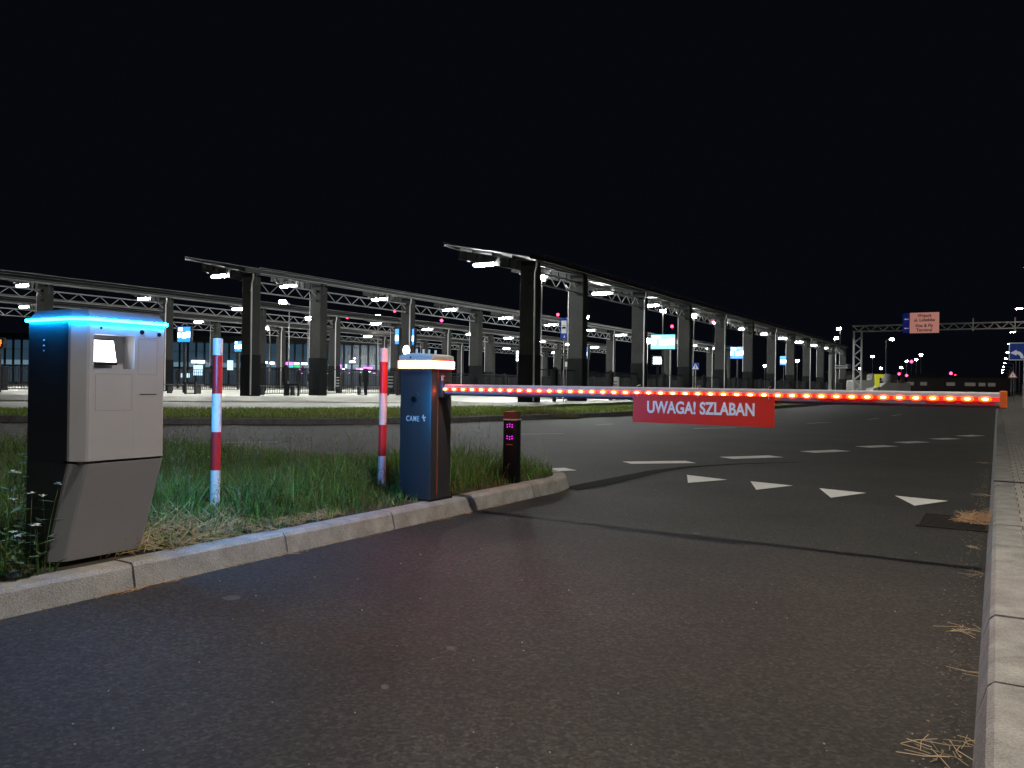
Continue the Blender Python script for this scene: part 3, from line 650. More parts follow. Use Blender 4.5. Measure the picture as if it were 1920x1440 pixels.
# ================================================================ STATION CANOPIES
def canopy(t, s0, n, label, lampfirst, rowname, extra=0, gut=None):
    gut = gut or MATS['gutter_grey']
    """t: offset of the column line, s0: position of the first column; returns nothing"""
    T = thing('station_canopy', label, 'canopy', W(s0, t, PZ), RZ, 'canopies over the bus platforms')
    ys = [0, 4.4] + [4.4 + 7.35 * i for i in range(1, n - 1)]
    if extra: ys = [-7.35 * (extra - i) for i in range(extra)] + [0.] + [7.35 * i for i in range(1, n)]
    H = 5.82
    zf = lambda x: H + (-x) * .20
    # first column with its sub parts, later ones copied
    def column_():
        b = MB(); b.bx(-.355, .355, -.245, .245, 1.95, 5.62, bev=.01); return b
    protos = {}
    def part(nm, bm_fn, mt, y, parent=T, smooth=False):
        if nm not in protos:
            protos[nm] = bm_fn().build(nm, mt, parent, smooth); o_ = protos[nm]
        else:
            o_ = protos[nm].copy(); C.objects.link(o_); o_.parent = parent
        o_.location = (0, y, 0); return o_
    def sub(nm, bm_fn, mt, parent):
        if nm not in protos: protos[nm] = bm_fn().build(nm, mt, parent)
        else:
            o_ = protos[nm].copy(); C.objects.link(o_); o_.parent = parent
    def plinth(): b = MB(); b.bx(-.385, .385, -.275, .275, 0, 1.95, bev=.008); b.bx(-.05, .05, -.285, -.275, .3, 1.6); return b
    def pads():
        b = MB(); z = 5.38; b.box((.14, -.262, z), (.20, .034, .16), bev=.01); b.tube((.08, -.29, z), (.08, -.25, z), .03, 8); b.tube((.20, -.29, z), (.20, -.25, z), .03, 8)
        return b
    def beam():
        b = MB(); x0, x1 = .36, -3.62; hw = .44
        def sl(x): return zf(x) - .02
        b.loft([[(x0, -.012, sl(x0) - hw), (x0, .012, sl(x0) - hw), (x0, .012, sl(x0)), (x0, -.012, sl(x0))], [(x1, -.012, sl(x1) - hw * .8), (x1, .012, sl(x1) - hw * .8), (x1, .012, sl(x1)), (x1, -.012, sl(x1))]])
        for dz, hh_ in ((0, 1), (-1, 0)):
            z_a = sl(x0) + (0 if dz == 0 else -hw); z_b = sl(x1) + (0 if dz == 0 else -hw * .8)
            b.loft([[(x0, -.1, z_a - .012), (x0, .1, z_a - .012), (x0, .1, z_a + .006), (x0, -.1, z_a + .006)], [(x1, -.1, z_b - .012), (x1, .1, z_b - .012), (x1, .1, z_b + .006), (x1, -.1, z_b + .006)]])
        for i in range(9):
            x = .22 - i * .42; b.bx(x - .012, x + .012, -.09, .09, sl(x) - hw + .03, sl(x) - .03)
        return b
    def head(): b = MB(); b.bx(-.33, .33, -.22, .22, 5.62, 5.80); return b
    def pipe():
        b = MB(); b.path([(.46, -.30, 5.75), (.46, -.30, 5.55), (.40, -.33, 5.30), (.40, -.33, .05)], .035, 8)
        return b
    def conduit(): b = MB(); b.path([(-.60, -.10, 5.35), (-.375, -.27, 5.15), (-.375, -.27, 1.95)], .018, 6); return b
    def truss_(L):
        b = MB(); z0, z1 = 4.96, 5.44; n_ = int(L / .62); n_ += n_ % 2; st_ = L / n_
        b.tube((0, 0, z0), (0, L, z0), .035, 6); b.tube((0, 0, z1), (0, L, z1), .035, 6)
        for i in range(n_):
            a, c = (z0, z1) if i % 2 == 0 else (z1, z0)
            b.tube((0, i * st_, a), (0, (i + 1) * st_, c), .024, 5)
        return b
    def purl(L):
        b = MB()
        for x in (.30, -.9, -1.9, -2.9, -3.6): z = zf(x) - .01; b.bx(x - .03, x + .03, 0, L, z - .0, z + .12)
        return b
    def roofp(L, o0=0.):
        b = MB(); xa, xb = .46, -3.75; za, zb = zf(xa) + .115, zf(xb) + .115
        b.loft([[(xa, -o0, za), (xb, -o0, zb), (xb, -o0, zb + .03), (xa, -o0, za + .03)], [(xa, L, za), (xb, L, zb), (xb, L, zb + .03), (xa, L, za + .03)]]); return b
    def gutter(L, o0=0.):
        b = MB(); b.bx(.465, .60, -o0, L, zf(.5) + .06, zf(.5) + .21); return b
    def edges_(L, o0=0.):
        b = MB(); b.bx(.602, .615, -o0, L, zf(.5) + .055, zf(.5) + .075); return b
    def fascia(L, o0=0.):
        b = MB(); b.bx(-3.83, -3.755, -o0, L, zf(-3.8) + .02, zf(-3.8) + .2); return b
    def topfl(L, o0=0.):
        b = MB(); b.tube((.56, -o0, zf(.6) + .36), (.56, L, zf(.6) + .36), .016, 5)
        for i in range(int(L / 2.2)): b.tube((.56, i * 2.2 + .2, zf(.6) + .16), (.56, i * 2.2 + .2, zf(.6) + .36), .012, 4)
        return b
    for i, y in enumerate(ys):
        c = part('column', column_, colm, y); 
        part('plinth', plinth, plinm, y); part('column_head', head, plinm, y); part('bracket', pads, blackm, y); o2 = part('bracket', pads, blackm, y); o2.location.z = -.5
        part('beam', beam, beamm, y)
        if i % 2 == 0: part('downpipe', pipe, steelw, y)
        else: part('conduit', conduit, steelw, y)
        if i < len(ys) - 1:
            L = ys[i + 1] - y; tg = '%.1f' % L
            for nm, fn, mt in (('truss', truss_, trussm), ('purlin', purl, steel), ('roof', roofp, roofm), ('gutter', gutter, gut), ('edge_strip', edges_, steelw), ('fascia', fascia, steel), ('snow_rail', topfl, steel)):
                key = nm + tg
                if key not in protos: protos[key] = fn(L - (.0)).build(nm, mt, T); o_ = protos[key]
                else: o_ = protos[key].copy(); C.objects.link(o_); o_.parent = T
                o_.location = (0, y, 0)
    y = ys[0]; o_ = roofp(0, .9).build('roof', roofm, T); o_.location = (0, y, 0); o_ = gutter(0, .9).build('gutter', gut, T); o_.location = (0, y, 0); o_ = fascia(0, .9).build('fascia', steel, T); o_.location = (0, y, 0)
    # lamps hanging under the beams: things of their own
    global LAMP
    for i, y in enumerate(ys):
        z = zf(-2.3) - .46
        loc = W(s0 + y, t - 2.3, PZ + z); lab = 'white bar lamp hanging under the %s, %s from its near end' % (rowname, ORD[i])
        if LAMP is None:
            LAMP = thing('canopy_lamp', lab, 'lamp', loc, RZ, 'bar lamps hanging under the canopies')
            b = MB(); b.box((0, 0, 0), (1.0, .26, .10), bev=.045); b.build('diffuser', lampm, LAMP)
            b = MB(); b.box((0, 0, .06), (1.04, .30, .018)); b.tube((-.3, 0, .05), (-.3, 0, .16), .012, 6); b.tube((.3, 0, .05), (.3, 0, .16), .012, 6); b.build('housing', steel, LAMP)
        else: copy_thing(LAMP, loc, RZ, lab)
    # railing between the columns
    Fn = thing('platform_railing', 'black steel bar railing between the columns of the %s' % rowname, 'railing', W(s0, t, PZ), RZ, 'black railings on the platforms')
    fp_ = {}
    for i in range(len(ys) - 1):
        L = ys[i + 1] - ys[i] - .56; key = '%.1f' % L
        if key not in fp_:
            b = MB()
            for z in (.10, .36, 1.36): b.bx(-.02, .02, 0, L, z, z + .04)
            k_ = int(L / .15)
            for j in range(1, k_): b.bx(-.008, .008, j * L / k_ - .008, j * L / k_ + .008, .14, 1.36)
            o_ = b.build('railing_panel', blackm, Fn); fp_[key] = o_
            b = MB(); b.bx(-.06, .06, L / 2 - .07, L / 2 + .07, 0, 1.5); b.bx(-.12, .12, L / 2 - .16, L / 2 + .10, .72, 1.42); q_ = b.build('post', black, Fn); fp_[key + 'p'] = q_
        else:
            o_ = fp_[key].copy(); C.objects.link(o_); o_.parent = Fn; q_ = fp_[key + 'p'].copy(); C.objects.link(q_); q_.parent = Fn
        o_.location = (0, ys[i] + .28, 0); q_.location = (0, ys[i] + .28, 0)
    return ys
mat('gutter_grey', (.05, .05, .052), .7, spec=.25)
LAMP = None
def srow(t, inv):        # s of a column seen at 1000/(1870-x) = inv
    Y = F * (-t) / .8534 * inv / 1000; X = (Y * .5213 - (-t)) / .8534
    return X * .5213 + Y * .8534
T1 = -16.5
canopy(T1, srow(T1, 1.139), 12, 'tall steel canopy nearest the road, its roof line running down to the right', 1, 'nearest tall canopy', gut=blackm)  # blacker gutter colour stands for its unlit road side
T2 = T1 * 1.835
canopy(T2, srow(T2, .7138), 12, 'steel canopy on the second platform, starting between the two striped posts', 1, 'second canopy')
T3 = T1 * 2.67
canopy(T3, srow(T3, .5595), 11, 'steel canopy on the third platform, passing above the blue lit kiosk', 1, 'third canopy', extra=1)
T4 = T1 * 3.505
canopy(T4, srow(T4, .5575), 12, 'steel canopy on the farthest platform in front of the glass terminal', 1, 'farthest canopy', extra=1)

# ================================================================ platform furniture
def display(px0, px1, py0, py1, Y, label, style=0, turn=0., post=True):
    c = A((px0 + px1) / 2, (py0 + py1) / 2, Y); wd = (px1 - px0) / F * Y; h = (py1 - py0) / F * Y
    ang = RZ * (.55) + turn
    t = thing('information_display', label, 'display', (c.x, c.y, PZ), ang, 'lit information displays on the platforms')
    z = c.z - PZ
    b = MB(); b.bx(-wd / 2 - .07, wd / 2 + .07, .0, .16, z - h / 2 - .06, z + h / 2 + .06, bev=.01); hs = b.build('housing', blackm, t)
    if style == 1: b = MB(); b.bx(-wd / 2, wd / 2, -.012, -.001, z - h / 2, z + h / 2); b.build('screen', cyanw, hs)
    elif style in (0, 3): b = MB(); b.bx(-wd / 2, wd / 2, -.012, -.001, z - h / 2, z + h / 2); b.build('screen', cyan, hs)
    elif style == 2: b = MB(); b.bx(-wd / 2, wd / 2, -.012, -.001, z - h / 2, z + h / 2); b.build('screen', black, hs)
    b = MB()
    if style in (0, 1):
        b.bx(-wd * .42, -wd * .12, -.02, -.013, z + h * .24, z + h * .44)
        b.bx(-wd * .48, -wd * .30, -.02, -.013, z - h * .22, z + h * .12)
        b.bx(-wd * .14, wd * .20, -.02, -.013, z - h * .24, z + h * .12); b.bx(wd * .20, wd * .49, -.02, -.013, z - h * .20, z + h * .20)
    elif style == 3:
        b.bx(-wd * .42, wd * .42, -.02, -.013, z - h * .28, z + h * .08)
    else:
        for r_ in range(3):
            x = -wd * .45
            while x < wd * .40:
                L = random.uniform(.10, .25) * wd; b.bx(x, min(x + L, wd * .47), -.02, -.013, z + h * (.30 - r_ * .30) - h * .10, z + h * (.30 - r_ * .30) + h * .10); x += L + wd * .06
    b.build('display_text', dispw, hs)
    if post: b = MB(); b.bx(-.07, .07, .02, .14, 0, z - h / 2 - .06); b.build('post', blackm, t)
    return t
display(1221, 1265, 628, 654, 46, 'large pale blue information display beside the tall canopy', 1)
display(1224, 1241, 668, 684, 44, 'white dot matrix number board below the large pale display', 2)
display(1370, 1395, 651, 672, 70, 'bright cyan information display halfway along the tall canopy', 0)
display(1463, 1476, 668, 684, 100, 'small cyan display near the far end of the tall canopy', 3)
display(331, 359, 613, 641, 44, 'square cyan information display right of the silver kiosk', 0)
display(439, 454, 640, 659, 60, 'small cyan display just left of the first dark column', 0)
display(739, 750, 617, 645, 45, 'tall narrow blue display beside the far striped post', 3, -.5)
display(771, 778, 617, 646, 47, 'narrow side-on blue display above the barrier cabinet', 3, -.7)
display(967, 974, 656, 679, 55, 'narrow white display left of the big dark column', 2, -.6)
display(1095, 1103, 651, 672, 52, 'narrow side-on blue display right of the bus stop sign', 3, -.7)
t = display(-14, 6, 636, 650, 38, 'orange red lit display at the left end of the platform', 2)
for c in t.children_recursive:
    if c.name.startswith('display_text'): c.data.materials[0] = ledor
# white globe light below the narrow display
gl = A(762, 657, 44); t = thing('clock_lamp', 'round white light beside the far striped post', 'lamp', (gl.x, gl.y, PZ), 0)
b = MB(); b.ball((0, 0, gl.z - PZ), .2, .1, .28); b.build('globe', dispw, t); b = MB(); b.tube((0, 0, 0), (0, 0, gl.z - PZ - .25), .04); b.build('post', steelw, t)

# bus stop sign
c = A(1057.5, 616, 33); t = thing('bus_stop_sign', 'tall narrow blue and white bus stop sign on a thin grey pole', 'sign', (c.x, c.y, PZ), RZ * .9)
z = c.z - PZ
b = MB(); b.bx(-.15, .15, -.01, .012, z - .44, z + .44, bev=.004); pn = b.build('panel', bluep, t)
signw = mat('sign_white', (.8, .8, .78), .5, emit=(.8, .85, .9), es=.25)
b = MB(); b.bx(-.115, .115, -.014, -.0101, z - .20, z + .33); wp = b.build('white_field', signw, pn)
b = MB(); b.bx(-.085, .085, -.02, -.0141, z + .0, z + .055, bev=.0); b.bx(-.06, .075, -.02, -.0141, z + .055, z + .07); b.tube((-.05, -.02, z), (-.05, -.0141, z), .02, 10); b.tube((.05, -.02, z), (.05, -.0141, z), .02, 10); b.bx(-.07, .07, -.02, -.0141, z + .11, z + .125); b.build('bus_symbol', black, wp)
b = MB(); b.face([(-.02, -.0145, z - .38), (.06, -.0145, z - .38), (.045, -.0145, z - .26)]); b.build('bell_symbol', signw, pn)
b = MB(); b.tube((0, .05, 0), (0, .05, z + .3), .03, 10); b.build('pole', steelw, t)
# second thin pole with small white tag
c = A(1062, 683, 33); t = thing('timetable_post', 'thin pole with a small white timetable plate beside the bus stop sign', 'post', (c.x, c.y, PZ), RZ)
b = MB(); b.tube((0, 0, 0), (0, 0, c.z - PZ), .02, 8); b.build('pole', steelw, t); b = MB(); b.bx(-.05, .05, -.03, -.02, c.z - PZ - .1, c.z - PZ + .1); b.build('plate', signw, t)
# pedestrian crossing sign
c = A(1304, 687, 48); t = thing('crossing_sign', 'square blue pedestrian crossing sign with a white triangle on a thin pole', 'sign', (c.x, c.y, PZ), RZ * .8); z = c.z - PZ
b = MB(); b.bx(-.21, .21, -.01, .01, z - .21, z + .21); pn = b.build('panel', bluep, t)
b = MB(); b.face([(-.19, -.014, z - .16), (.19, -.014, z - .16), (0, -.014, z + .18)]); tr = b.build('white_triangle', signw, pn)
b = MB(); b.ball((.0, -.018, z + .075), .022, .004, .022); b.path([(0, -.018, z + .05), (0, -.018, z - .02), (-.05, -.018, z - .12)], .016, 5); b.path([(0, -.018, z - .02), (.05, -.018, z - .12)], .016, 5); b.path([(-.05, -.018, z + .0), (0, -.018, z + .03), (.05, -.018, z)], .012, 5); b.build('walker_symbol', black, tr)
b = MB(); b.tube((0, .04, 0), (0, .04, z), .03, 8); b.build('pole', steelw, t)
# benches, bins and vending cases on the second platform
def on_plat(px, py): return G(px, py, PZ)
for i, (px, py, lab) in enumerate(((520, 741, 'dark slatted bench right of the first dark column of the second canopy'), (700, 741, 'dark slatted bench behind the far striped post'), (345, 738, 'dark slatted bench right of the silver kiosk'))):
    g_ = on_plat(px, py); t = thing('bench', lab, 'bench', g_, RZ * .4, 'benches on the platforms')
    b = MB()
    for k_ in range(4): b.bx(-1.05, 1.05, -.2 + k_ * .11, -.12 + k_ * .11, .45, .485)
    b.build('seat', steel, t)
    for x in (-.85, .85): b = MB(); b.bx(x - .03, x + .03, -.18, .18, 0, .45); b.build('leg', blackm, t)
for i, (px, py, lab) in enumerate(((550, 742, 'black open frame litter bin stand right of the dark bench'), (357, 739, 'black open frame litter bin stand near the kiosk'))):
    g_ = on_plat(px, py); t = thing('litter_bin', lab, 'bin', g_, RZ * .3, 'litter bins on the platforms')
    b = MB()
    for x in (-.27, .27): b.bx(x - .04, x + .04, -.05, .05, 0, .58)
    b.bx(-.31, .31, -.06, .06, .54, .60); b.bx(-.27, .27, -.05, .05, .02, .06); b.build('frame', blackm, t)
for i, (px0, px1, py0, py1, Y, lab) in enumerate(((-14, 12, 687, 732, 44, 'dark tank-like utility box at the left end of the platform'), (727, 742, 698, 735, 50, 'grey ticket machine behind the far striped post'), (632, 640, 700, 735, 50, 'slim dark ticket machine between the grey columns'), (1144, 1160, 707, 740, 42, 'pale louvred cabinet behind the railing of the tall canopy'))):
    c = A((px0 + px1) / 2, (py0 + py1) / 2, Y); wd = (px1 - px0) / F * Y; h = A(px0, py0, Y).z - PZ
    t = thing('utility_cabinet', lab, 'cabinet', (c.x, c.y, PZ), RZ * .4); b = MB(); b.bx(-wd / 2, wd / 2, -.2, .2, 0, h, bev=.02); b.build('body', plinm if i != 3 else greyw, t)
    b = MB(); 
    for k_ in range(4): b.bx(-wd * .35, wd * .35, -.212, -.201, h * (.35 + k_ * .14), h * (.39 + k_ * .14))
    b.build('louvre', greyw if i != 3 else blackm, t)

# ================================================================ street lamps
def street_lamp(loc, h, arm, label, em, group=None, rz=0., head=(.5, .2, .08), parts=True):
    t = thing('street_lamp', label, 'street lamp', loc, rz, group)
    b = MB(); b.tube((0, 0, 0), (0, 0, h * .98), .075, 8, .045)
    if arm: b.path([(0, 0, h * .96), (-arm * .3, 0, h * 1.0), (-arm, 0, h + .02)], .035, 6)
    b.build('pole', steel, t)
    b = MB(); b.box((-arm, 0, h + .03), (head[0] + .1, head[1] + .06, .06), bev=.02); b.build('lamp_head', steel, t)
    b = MB(); b.box((-arm, 0, h - .03), head, bev=.02); b.build('diffuser', em, t)
    return t
# the row along the right pavement
base = None
Ys = [26.6, 47, 70, 97, 121, 148, 176, 205, 236, 270, 310]
for i, Y in enumerate(Ys):
    lab = 'street lamp on the right pavement, %s of the row along the road' % ORD[i]
    s_ = (Y - .5213 * 1.6) / .8534
    if base is None: base = street_lamp(W(s_, 3.4, .11), 8, 1.9, lab, streetw, 'street lamps along the right pavement', RZ)
    else: copy_thing(base, W(s_, 3.4, .11), RZ, lab)
street_lamp(W(2.5, 2.9, .11), 8, 2.0, 'street lamp standing on the right pavement beside the barrier lane', nearlamp, 'street lamps along the right pavement', RZ, (.22, .10, .04))
street_lamp((5.5, -9, .11), 7, 1.5, 'unseen lamp added behind the barrier lane to fill the kiosk front', mat('lane_fill_light', (.8, .8, .8), .5, emit=(1, .98, .93), es=1150), 'added fill lamps', 0, (.5, .22, .05))  # added unseen lamp, fills the kiosk's lower panel, grass and board
def far_lamp(px, py, h, label, arm=0., pole=True, hd=(.5, .3, .14), em=None):
    a, bb = ray(px, py); Y = (h - CAM_H) / (-bb)
    return street_lamp((a * Y + arm, Y, 0), h, arm, label, em or streetw, 'lamps around the far junction', 0, hd)
for px, py, h, lab, arm in ((1573, 616, 10, 'tall street lamp left of the gantry, the higher of the pair', .2), (1568, 634, 9, 'tall street lamp left of the gantry, the lower of the pair', -.2),
        (1672, 636, 9, 'street lamp with an arm behind the gantry truss', -.9), (1636, 668, 9, 'distant street lamp right of the gantry leg', 0), (1652, 690, 7, 'low street lamp by the yellow sign', 0),
        (1612, 691, 7, 'street lamp seen through the gantry leg', 0), (1690, 689, 7, 'bright street lamp above the traffic lights', 0), (1727, 665, 9, 'brightest street lamp at the far junction', 0),
        (1718, 674, 9, 'street lamp just below the brightest one', 0), (1700, 677, 9, 'small street lamp beside the high red light', 0), (1620, 703, 6, 'tiny lamp right of the gantry leg foot', 0),
        (1674, 708, 6, 'tiny lamp above the white vans', 0), (1814, 709, 6, 'tiny lamp right of the dark hall', 0), (1857, 729, 4, 'tiny distant lamp near the vanishing point, the left one', 0), (1871, 729, 4, 'tiny distant lamp near the vanishing point, the right one', 0),
        (530, 566, 8, 'street lamp with long curved arms seen between two dark columns', .6), (578, 597, 8, 'bright street lamp left of the grey column', 0), (709, 592, 9, 'small street lamp above the third truss', 0),
        (498, 616, 7, 'short armed street lamp right of the dark column', .5), (1016, 521, 9, 'round floodlight at the right edge of the big dark column', 0), (1301, 593, 9, 'round floodlight under the tall canopy roof', 0),
        (1099, 594, 9, 'small lamp beyond the tall canopy truss', 0), (1243, 583, 9, 'yellowish floodlight under the tall canopy truss', 0), (1214, 640, 6, 'white spot lamp left of the large pale display', 0), (1495, 676, 6, 'orange tinted lamp between the far columns of the tall canopy', 0), (1434, 686, 6, 'little lamp low between the far columns', 0)):
    far_lamp(px, py, h, lab, arm, hd=(.5, .4, .3))
# red obstruction / signal lights
def red_light(px, py, h, label, sz=.16):
    a, bb = ray(px, py); Y = (h - CAM_H) / (-bb); t = thing('red_beacon', label, 'beacon', (a * Y, Y, 0), 0, 'red lights in the distance')
    b = MB(); b.ball((0, 0, h), sz * Y / 90, sz * Y / 90, sz * Y / 90); b.build('lens', ledred, t); b = MB(); b.tube((0, 0, 0), (0, 0, h - sz * Y / 95), .06, 6); b.build('mast', blackm, t)
for q_ in ((1046, 590, 12, 'red beacon above the bus stop sign'), (828, 601, 12, 'red beacon between the second canopy columns'), (651, 595, 12, 'red beacon right of the grey columns'), (740, 583, 12, 'red beacon above the far striped post'),
           (1337, 604, 12, 'red beacon under the tall canopy roof'), (1260, 612, 12, 'tiny red beacon above the large pale display'), (1363, 668, 7, 'red beacon left of the bright cyan display'), (1709, 678, 9, 'high red signal light at the far junction'), (1783, 700, 7, 'red light over the dark hall, the left one'), (1791, 705, 7, 'red light over the dark hall, the right one')):
    red_light(*q_)
for px, py, lab in ((1685, 701, 'traffic light showing red, left of the white mast'), (1699, 704, 'traffic light showing red, right of the white mast')):
    a, bb = ray(px, py); Y = 95; z = CAM_H - bb * Y; t = thing('traffic_light', lab, 'traffic light', (a * Y, Y, 0), 0, 'traffic lights at the far junction')
    b = MB(); b.tube((0, .2, 0), (0, .2, z), .06, 8); b.build('pole', steel, t); b = MB(); b.bx(-.17, .17, -.1, .15, z - .75, z + .25, bev=.03); b.build('housing', blackm, t)
    b = MB(); b.ball((0, -.12, z), .15, .05, .15); b.build('red_lens', ledred, t)

# ================================================================ gantry with direction sign
gt = thing('sign_gantry', 'white lattice sign gantry spanning the main road', 'gantry', W(85.6, 0, 0), RZ)
def lattice(b, x0, x1, z0, z1, y, step, vertical=False, r=.05):
    for yy in (-y, y):
        if vertical:
            b.tube((x0, yy, z0), (x0, yy, z1), r, 6); b.tube((x1, yy, z0), (x1, yy, z1), r, 6); n_ = int((z1 - z0) / step)
            for i in range(n_): a, c = (x0, x1) if i % 2 else (x1, x0); b.tube((a, yy, z0 + i * step), (c, yy, z0 + (i + 1) * step), r * .6, 5)
        else:
            b.tube((x0, yy, z0), (x1, yy, z0), r, 6); b.tube((x0, yy, z1), (x1, yy, z1), r, 6); n_ = int((x1 - x0) / step)
            for i in range(n_): a, c = (z0, z1) if i % 2 else (z1, z0); b.tube((x0 + i * step, yy, a), (x0 + (i + 1) * step, yy, c), r * .6, 5)
b = MB(); lattice(b, -12.4, 4.6, 6.72, 7.28, .25, .55, False, .055); b.build('truss', steelw, gt)
for x in (-12.3, 4.4):
    b = MB(); lattice(b, x, x + .72, 0, 6.70, .25, .62, True, .055); b.build('leg', steelw, gt)
for x in (-2.0, 1.3): b = MB(); b.tube((x, -.3, 6.5), (x, -.3, 7.7), .06, 6); b.build('bracket', steelw, gt)
ds = thing('direction_sign', 'salmon direction board with dark lettering and blue arrow strip on the gantry', 'sign', W(85.25, -7.9, 0), RZ)
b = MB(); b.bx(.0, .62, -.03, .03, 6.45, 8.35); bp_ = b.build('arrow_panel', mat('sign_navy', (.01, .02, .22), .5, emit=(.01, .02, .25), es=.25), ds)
b = MB(); b.bx(.625, 3.12, -.03, .03, 6.42, 8.38); pk = b.build('panel', pinkb, ds)
for z in (7.78, 6.90):
    b = MB(); b.bx(.26, .54, -.05, -.035, z - .03, z + .03); b.face([(.12, -.04, z), (.30, -.04, z + .09), (.30, -.04, z - .09)]); b.build('arrow', signw, bp_)
for z, s_ in ((8.08, 'Wyjazd'), (7.66, 'ul. Lubelska'), (7.12, 'Kiss & Fly'), (6.70, 'Terminal')):
    text('lettering', s_, .40, maroon, pk, Matrix.Translation((1.87, -.034, z)) @ FRONT, .003, .008, sx=.95)

# ================================================================ right side signs, fence
c = A(1911, 659, 42); t = thing('direction_arrow_sign', 'blue square sign with a white left turn arrow on a grey pole', 'sign', (c.x, c.y, .11), RZ * .9); z = c.z - .11; hw = .46
b = MB(); b.bx(-hw, hw, -.015, .015, z - hw, z + hw, bev=.01); pn = b.build('panel', bluep, t)
b = MB(); e = .03
for x0, x1, z0, z1 in ((-hw, hw, z - hw, z - hw + e), (-hw, hw, z + hw - e, z + hw), (-hw, -hw + e, z - hw + e, z + hw - e), (hw - e, hw, z - hw + e, z + hw - e)): b.bx(x0, x1, -.022, -.0155, z0, z1)
b.build('border', signw, pn)
b = MB(); y = -.02
b.face([(-.40, y, z - .08), (-.12, y, z + .10), (-.12, y, z - .22)])
arc = [(-.12 + .32 * math.sin(a), z - .34 + .36 * math.cos(a)) for a in np.linspace(0, R(95), 10)]; arc2 = [(-.12 + .18 * math.sin(a), z - .34 + .20 * math.cos(a)) for a in np.linspace(0, R(95), 10)]
for i in range(9): b.face([(arc[i][0], y, arc[i][1]), (arc[i + 1][0], y, arc[i + 1][1]), (arc2[i + 1][0], y, arc2[i + 1][1]), (arc2[i][0], y, arc2[i][1])])
b.build('arrow', signw, pn)
b = MB(); b.tube((.24, .05, 0), (.24, .05, z + .4), .04, 8); b.build('pole', steelw, t)
c = A(1899, 702, 66); t = thing('warning_sign', 'triangular red bordered warning sign on a pole at the pavement edge', 'sign', (c.x, c.y, .11), RZ * .9); z = c.z - .11
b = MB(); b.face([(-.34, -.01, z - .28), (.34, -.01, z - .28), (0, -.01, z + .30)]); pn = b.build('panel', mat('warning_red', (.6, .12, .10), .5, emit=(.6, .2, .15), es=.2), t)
b = MB(); b.face([(-.22, -.016, z - .21), (.22, -.016, z - .21), (0, -.016, z + .17)]); b.build('inner_field', signw, pn)
b = MB(); b.ball((0, -.02, z + .04), .03, .006, .03); b.path([(0, -.02, z), (-.05, -.02, z - .16)], .025, 5); b.path([(0, -.02, z - .04), (.06, -.02, z - .16)], .02, 5); b.build('walker_symbol', black, pn)
b = MB(); b.tube((-.1, .03, 0), (-.1, .03, z), .03, 6); b.tube((.1, .03, 0), (.1, .03, z - .3), .03, 6); b.build('pole', steel, t)
c = A(1881, 727, 160); t = thing('crossing_sign', 'tiny distant blue sign with a white triangle at the end of the pavement', 'sign', (c.x, c.y, .11), 0); z = c.z - .11
b = MB(); b.bx(-.3, .3, -.01, .01, z - .3, z + .3); b.build('panel', bluep, t); b = MB(); b.tube((0, .05, 0), (0, .05, z), .04, 6); b.build('pole', steel, t)
fe = thing('boundary_fence', 'brown vertical plank fence along the outer side of the right pavement', 'fence', W(30, 4.4, .11), RZ)
b = MB()
for i in range(560): b.bx(-.02, .02, i * .3, i * .3 + .24, 0, 2.3 + .05 * math.sin(i * 2.1))
b.build('plank', woodf, fe); b = MB()
for i in range(57): b.bx(.02, .1, i * 3, i * 3 + .1, 0, 2.4)
b.build('post', blackm, fe)

# ================================================================ white poles, camera arm, hut, vehicles, hall, terminal
for px, lab in ((1557, 'white square pole just left of its twin beyond the tall canopy'), (1563.5, 'thinner grey pole just right of the white square pole')):
    c = A(px, 665, 47); t = thing('marker_pole', lab, 'pole', (c.x, c.y, .13), RZ); wd = .08 if px < 1560 else .05
    b = MB(); b.bx(-wd, wd, -wd, wd, 0, c.z - .13, bev=.01); b.build('pole', whitep if px < 1560 else steel, t)
    b = MB(); b.bx(-wd - .02, wd + .02, -wd - .02, wd + .02, c.z - .13, c.z - .10); b.build('top_cap', steel, t)
c = A(1578, 690, 70); t = thing('height_gauge', 'white horizontal bar with a small camera box beyond the white poles', 'gauge', (c.x, c.y, 0), 0)
b = MB(); b.tube((-.75, 0, c.z), (.55, 0, c.z + .02), .07, 8); b.tube((-.75, 0, c.z + .22), (.35, 0, c.z + .18), .05, 8); b.build('bar', whitep, t)
b = MB(); b.bx(.45, .75, -.15, .15, c.z - .05, c.z + .35, bev=.02); b.build('camera_box', steel, t); b = MB(); b.tube((-.3, .1, 0), (-.3, .1, c.z), .05, 6); b.build('pole', blackm, t)
c = A(1588, 735, 105); t = thing('guard_hut', 'low dark hut with a flat roof left of the gantry leg', 'hut', (c.x, c.y, 0), 0)
b = MB(); b.bx(-1.9, 1.9, -1.5, 1.5, 0, 3.1); b.build('wall', darkb, t); b = MB(); b.bx(-2.1, 2.1, -1.8, 1.8, 3.1, 3.3); b.build('roof', blackm, t); b = MB(); b.bx(-1.5, .2, -1.53, -1.5, .9, 1.7); b.build('window', greyw, t)
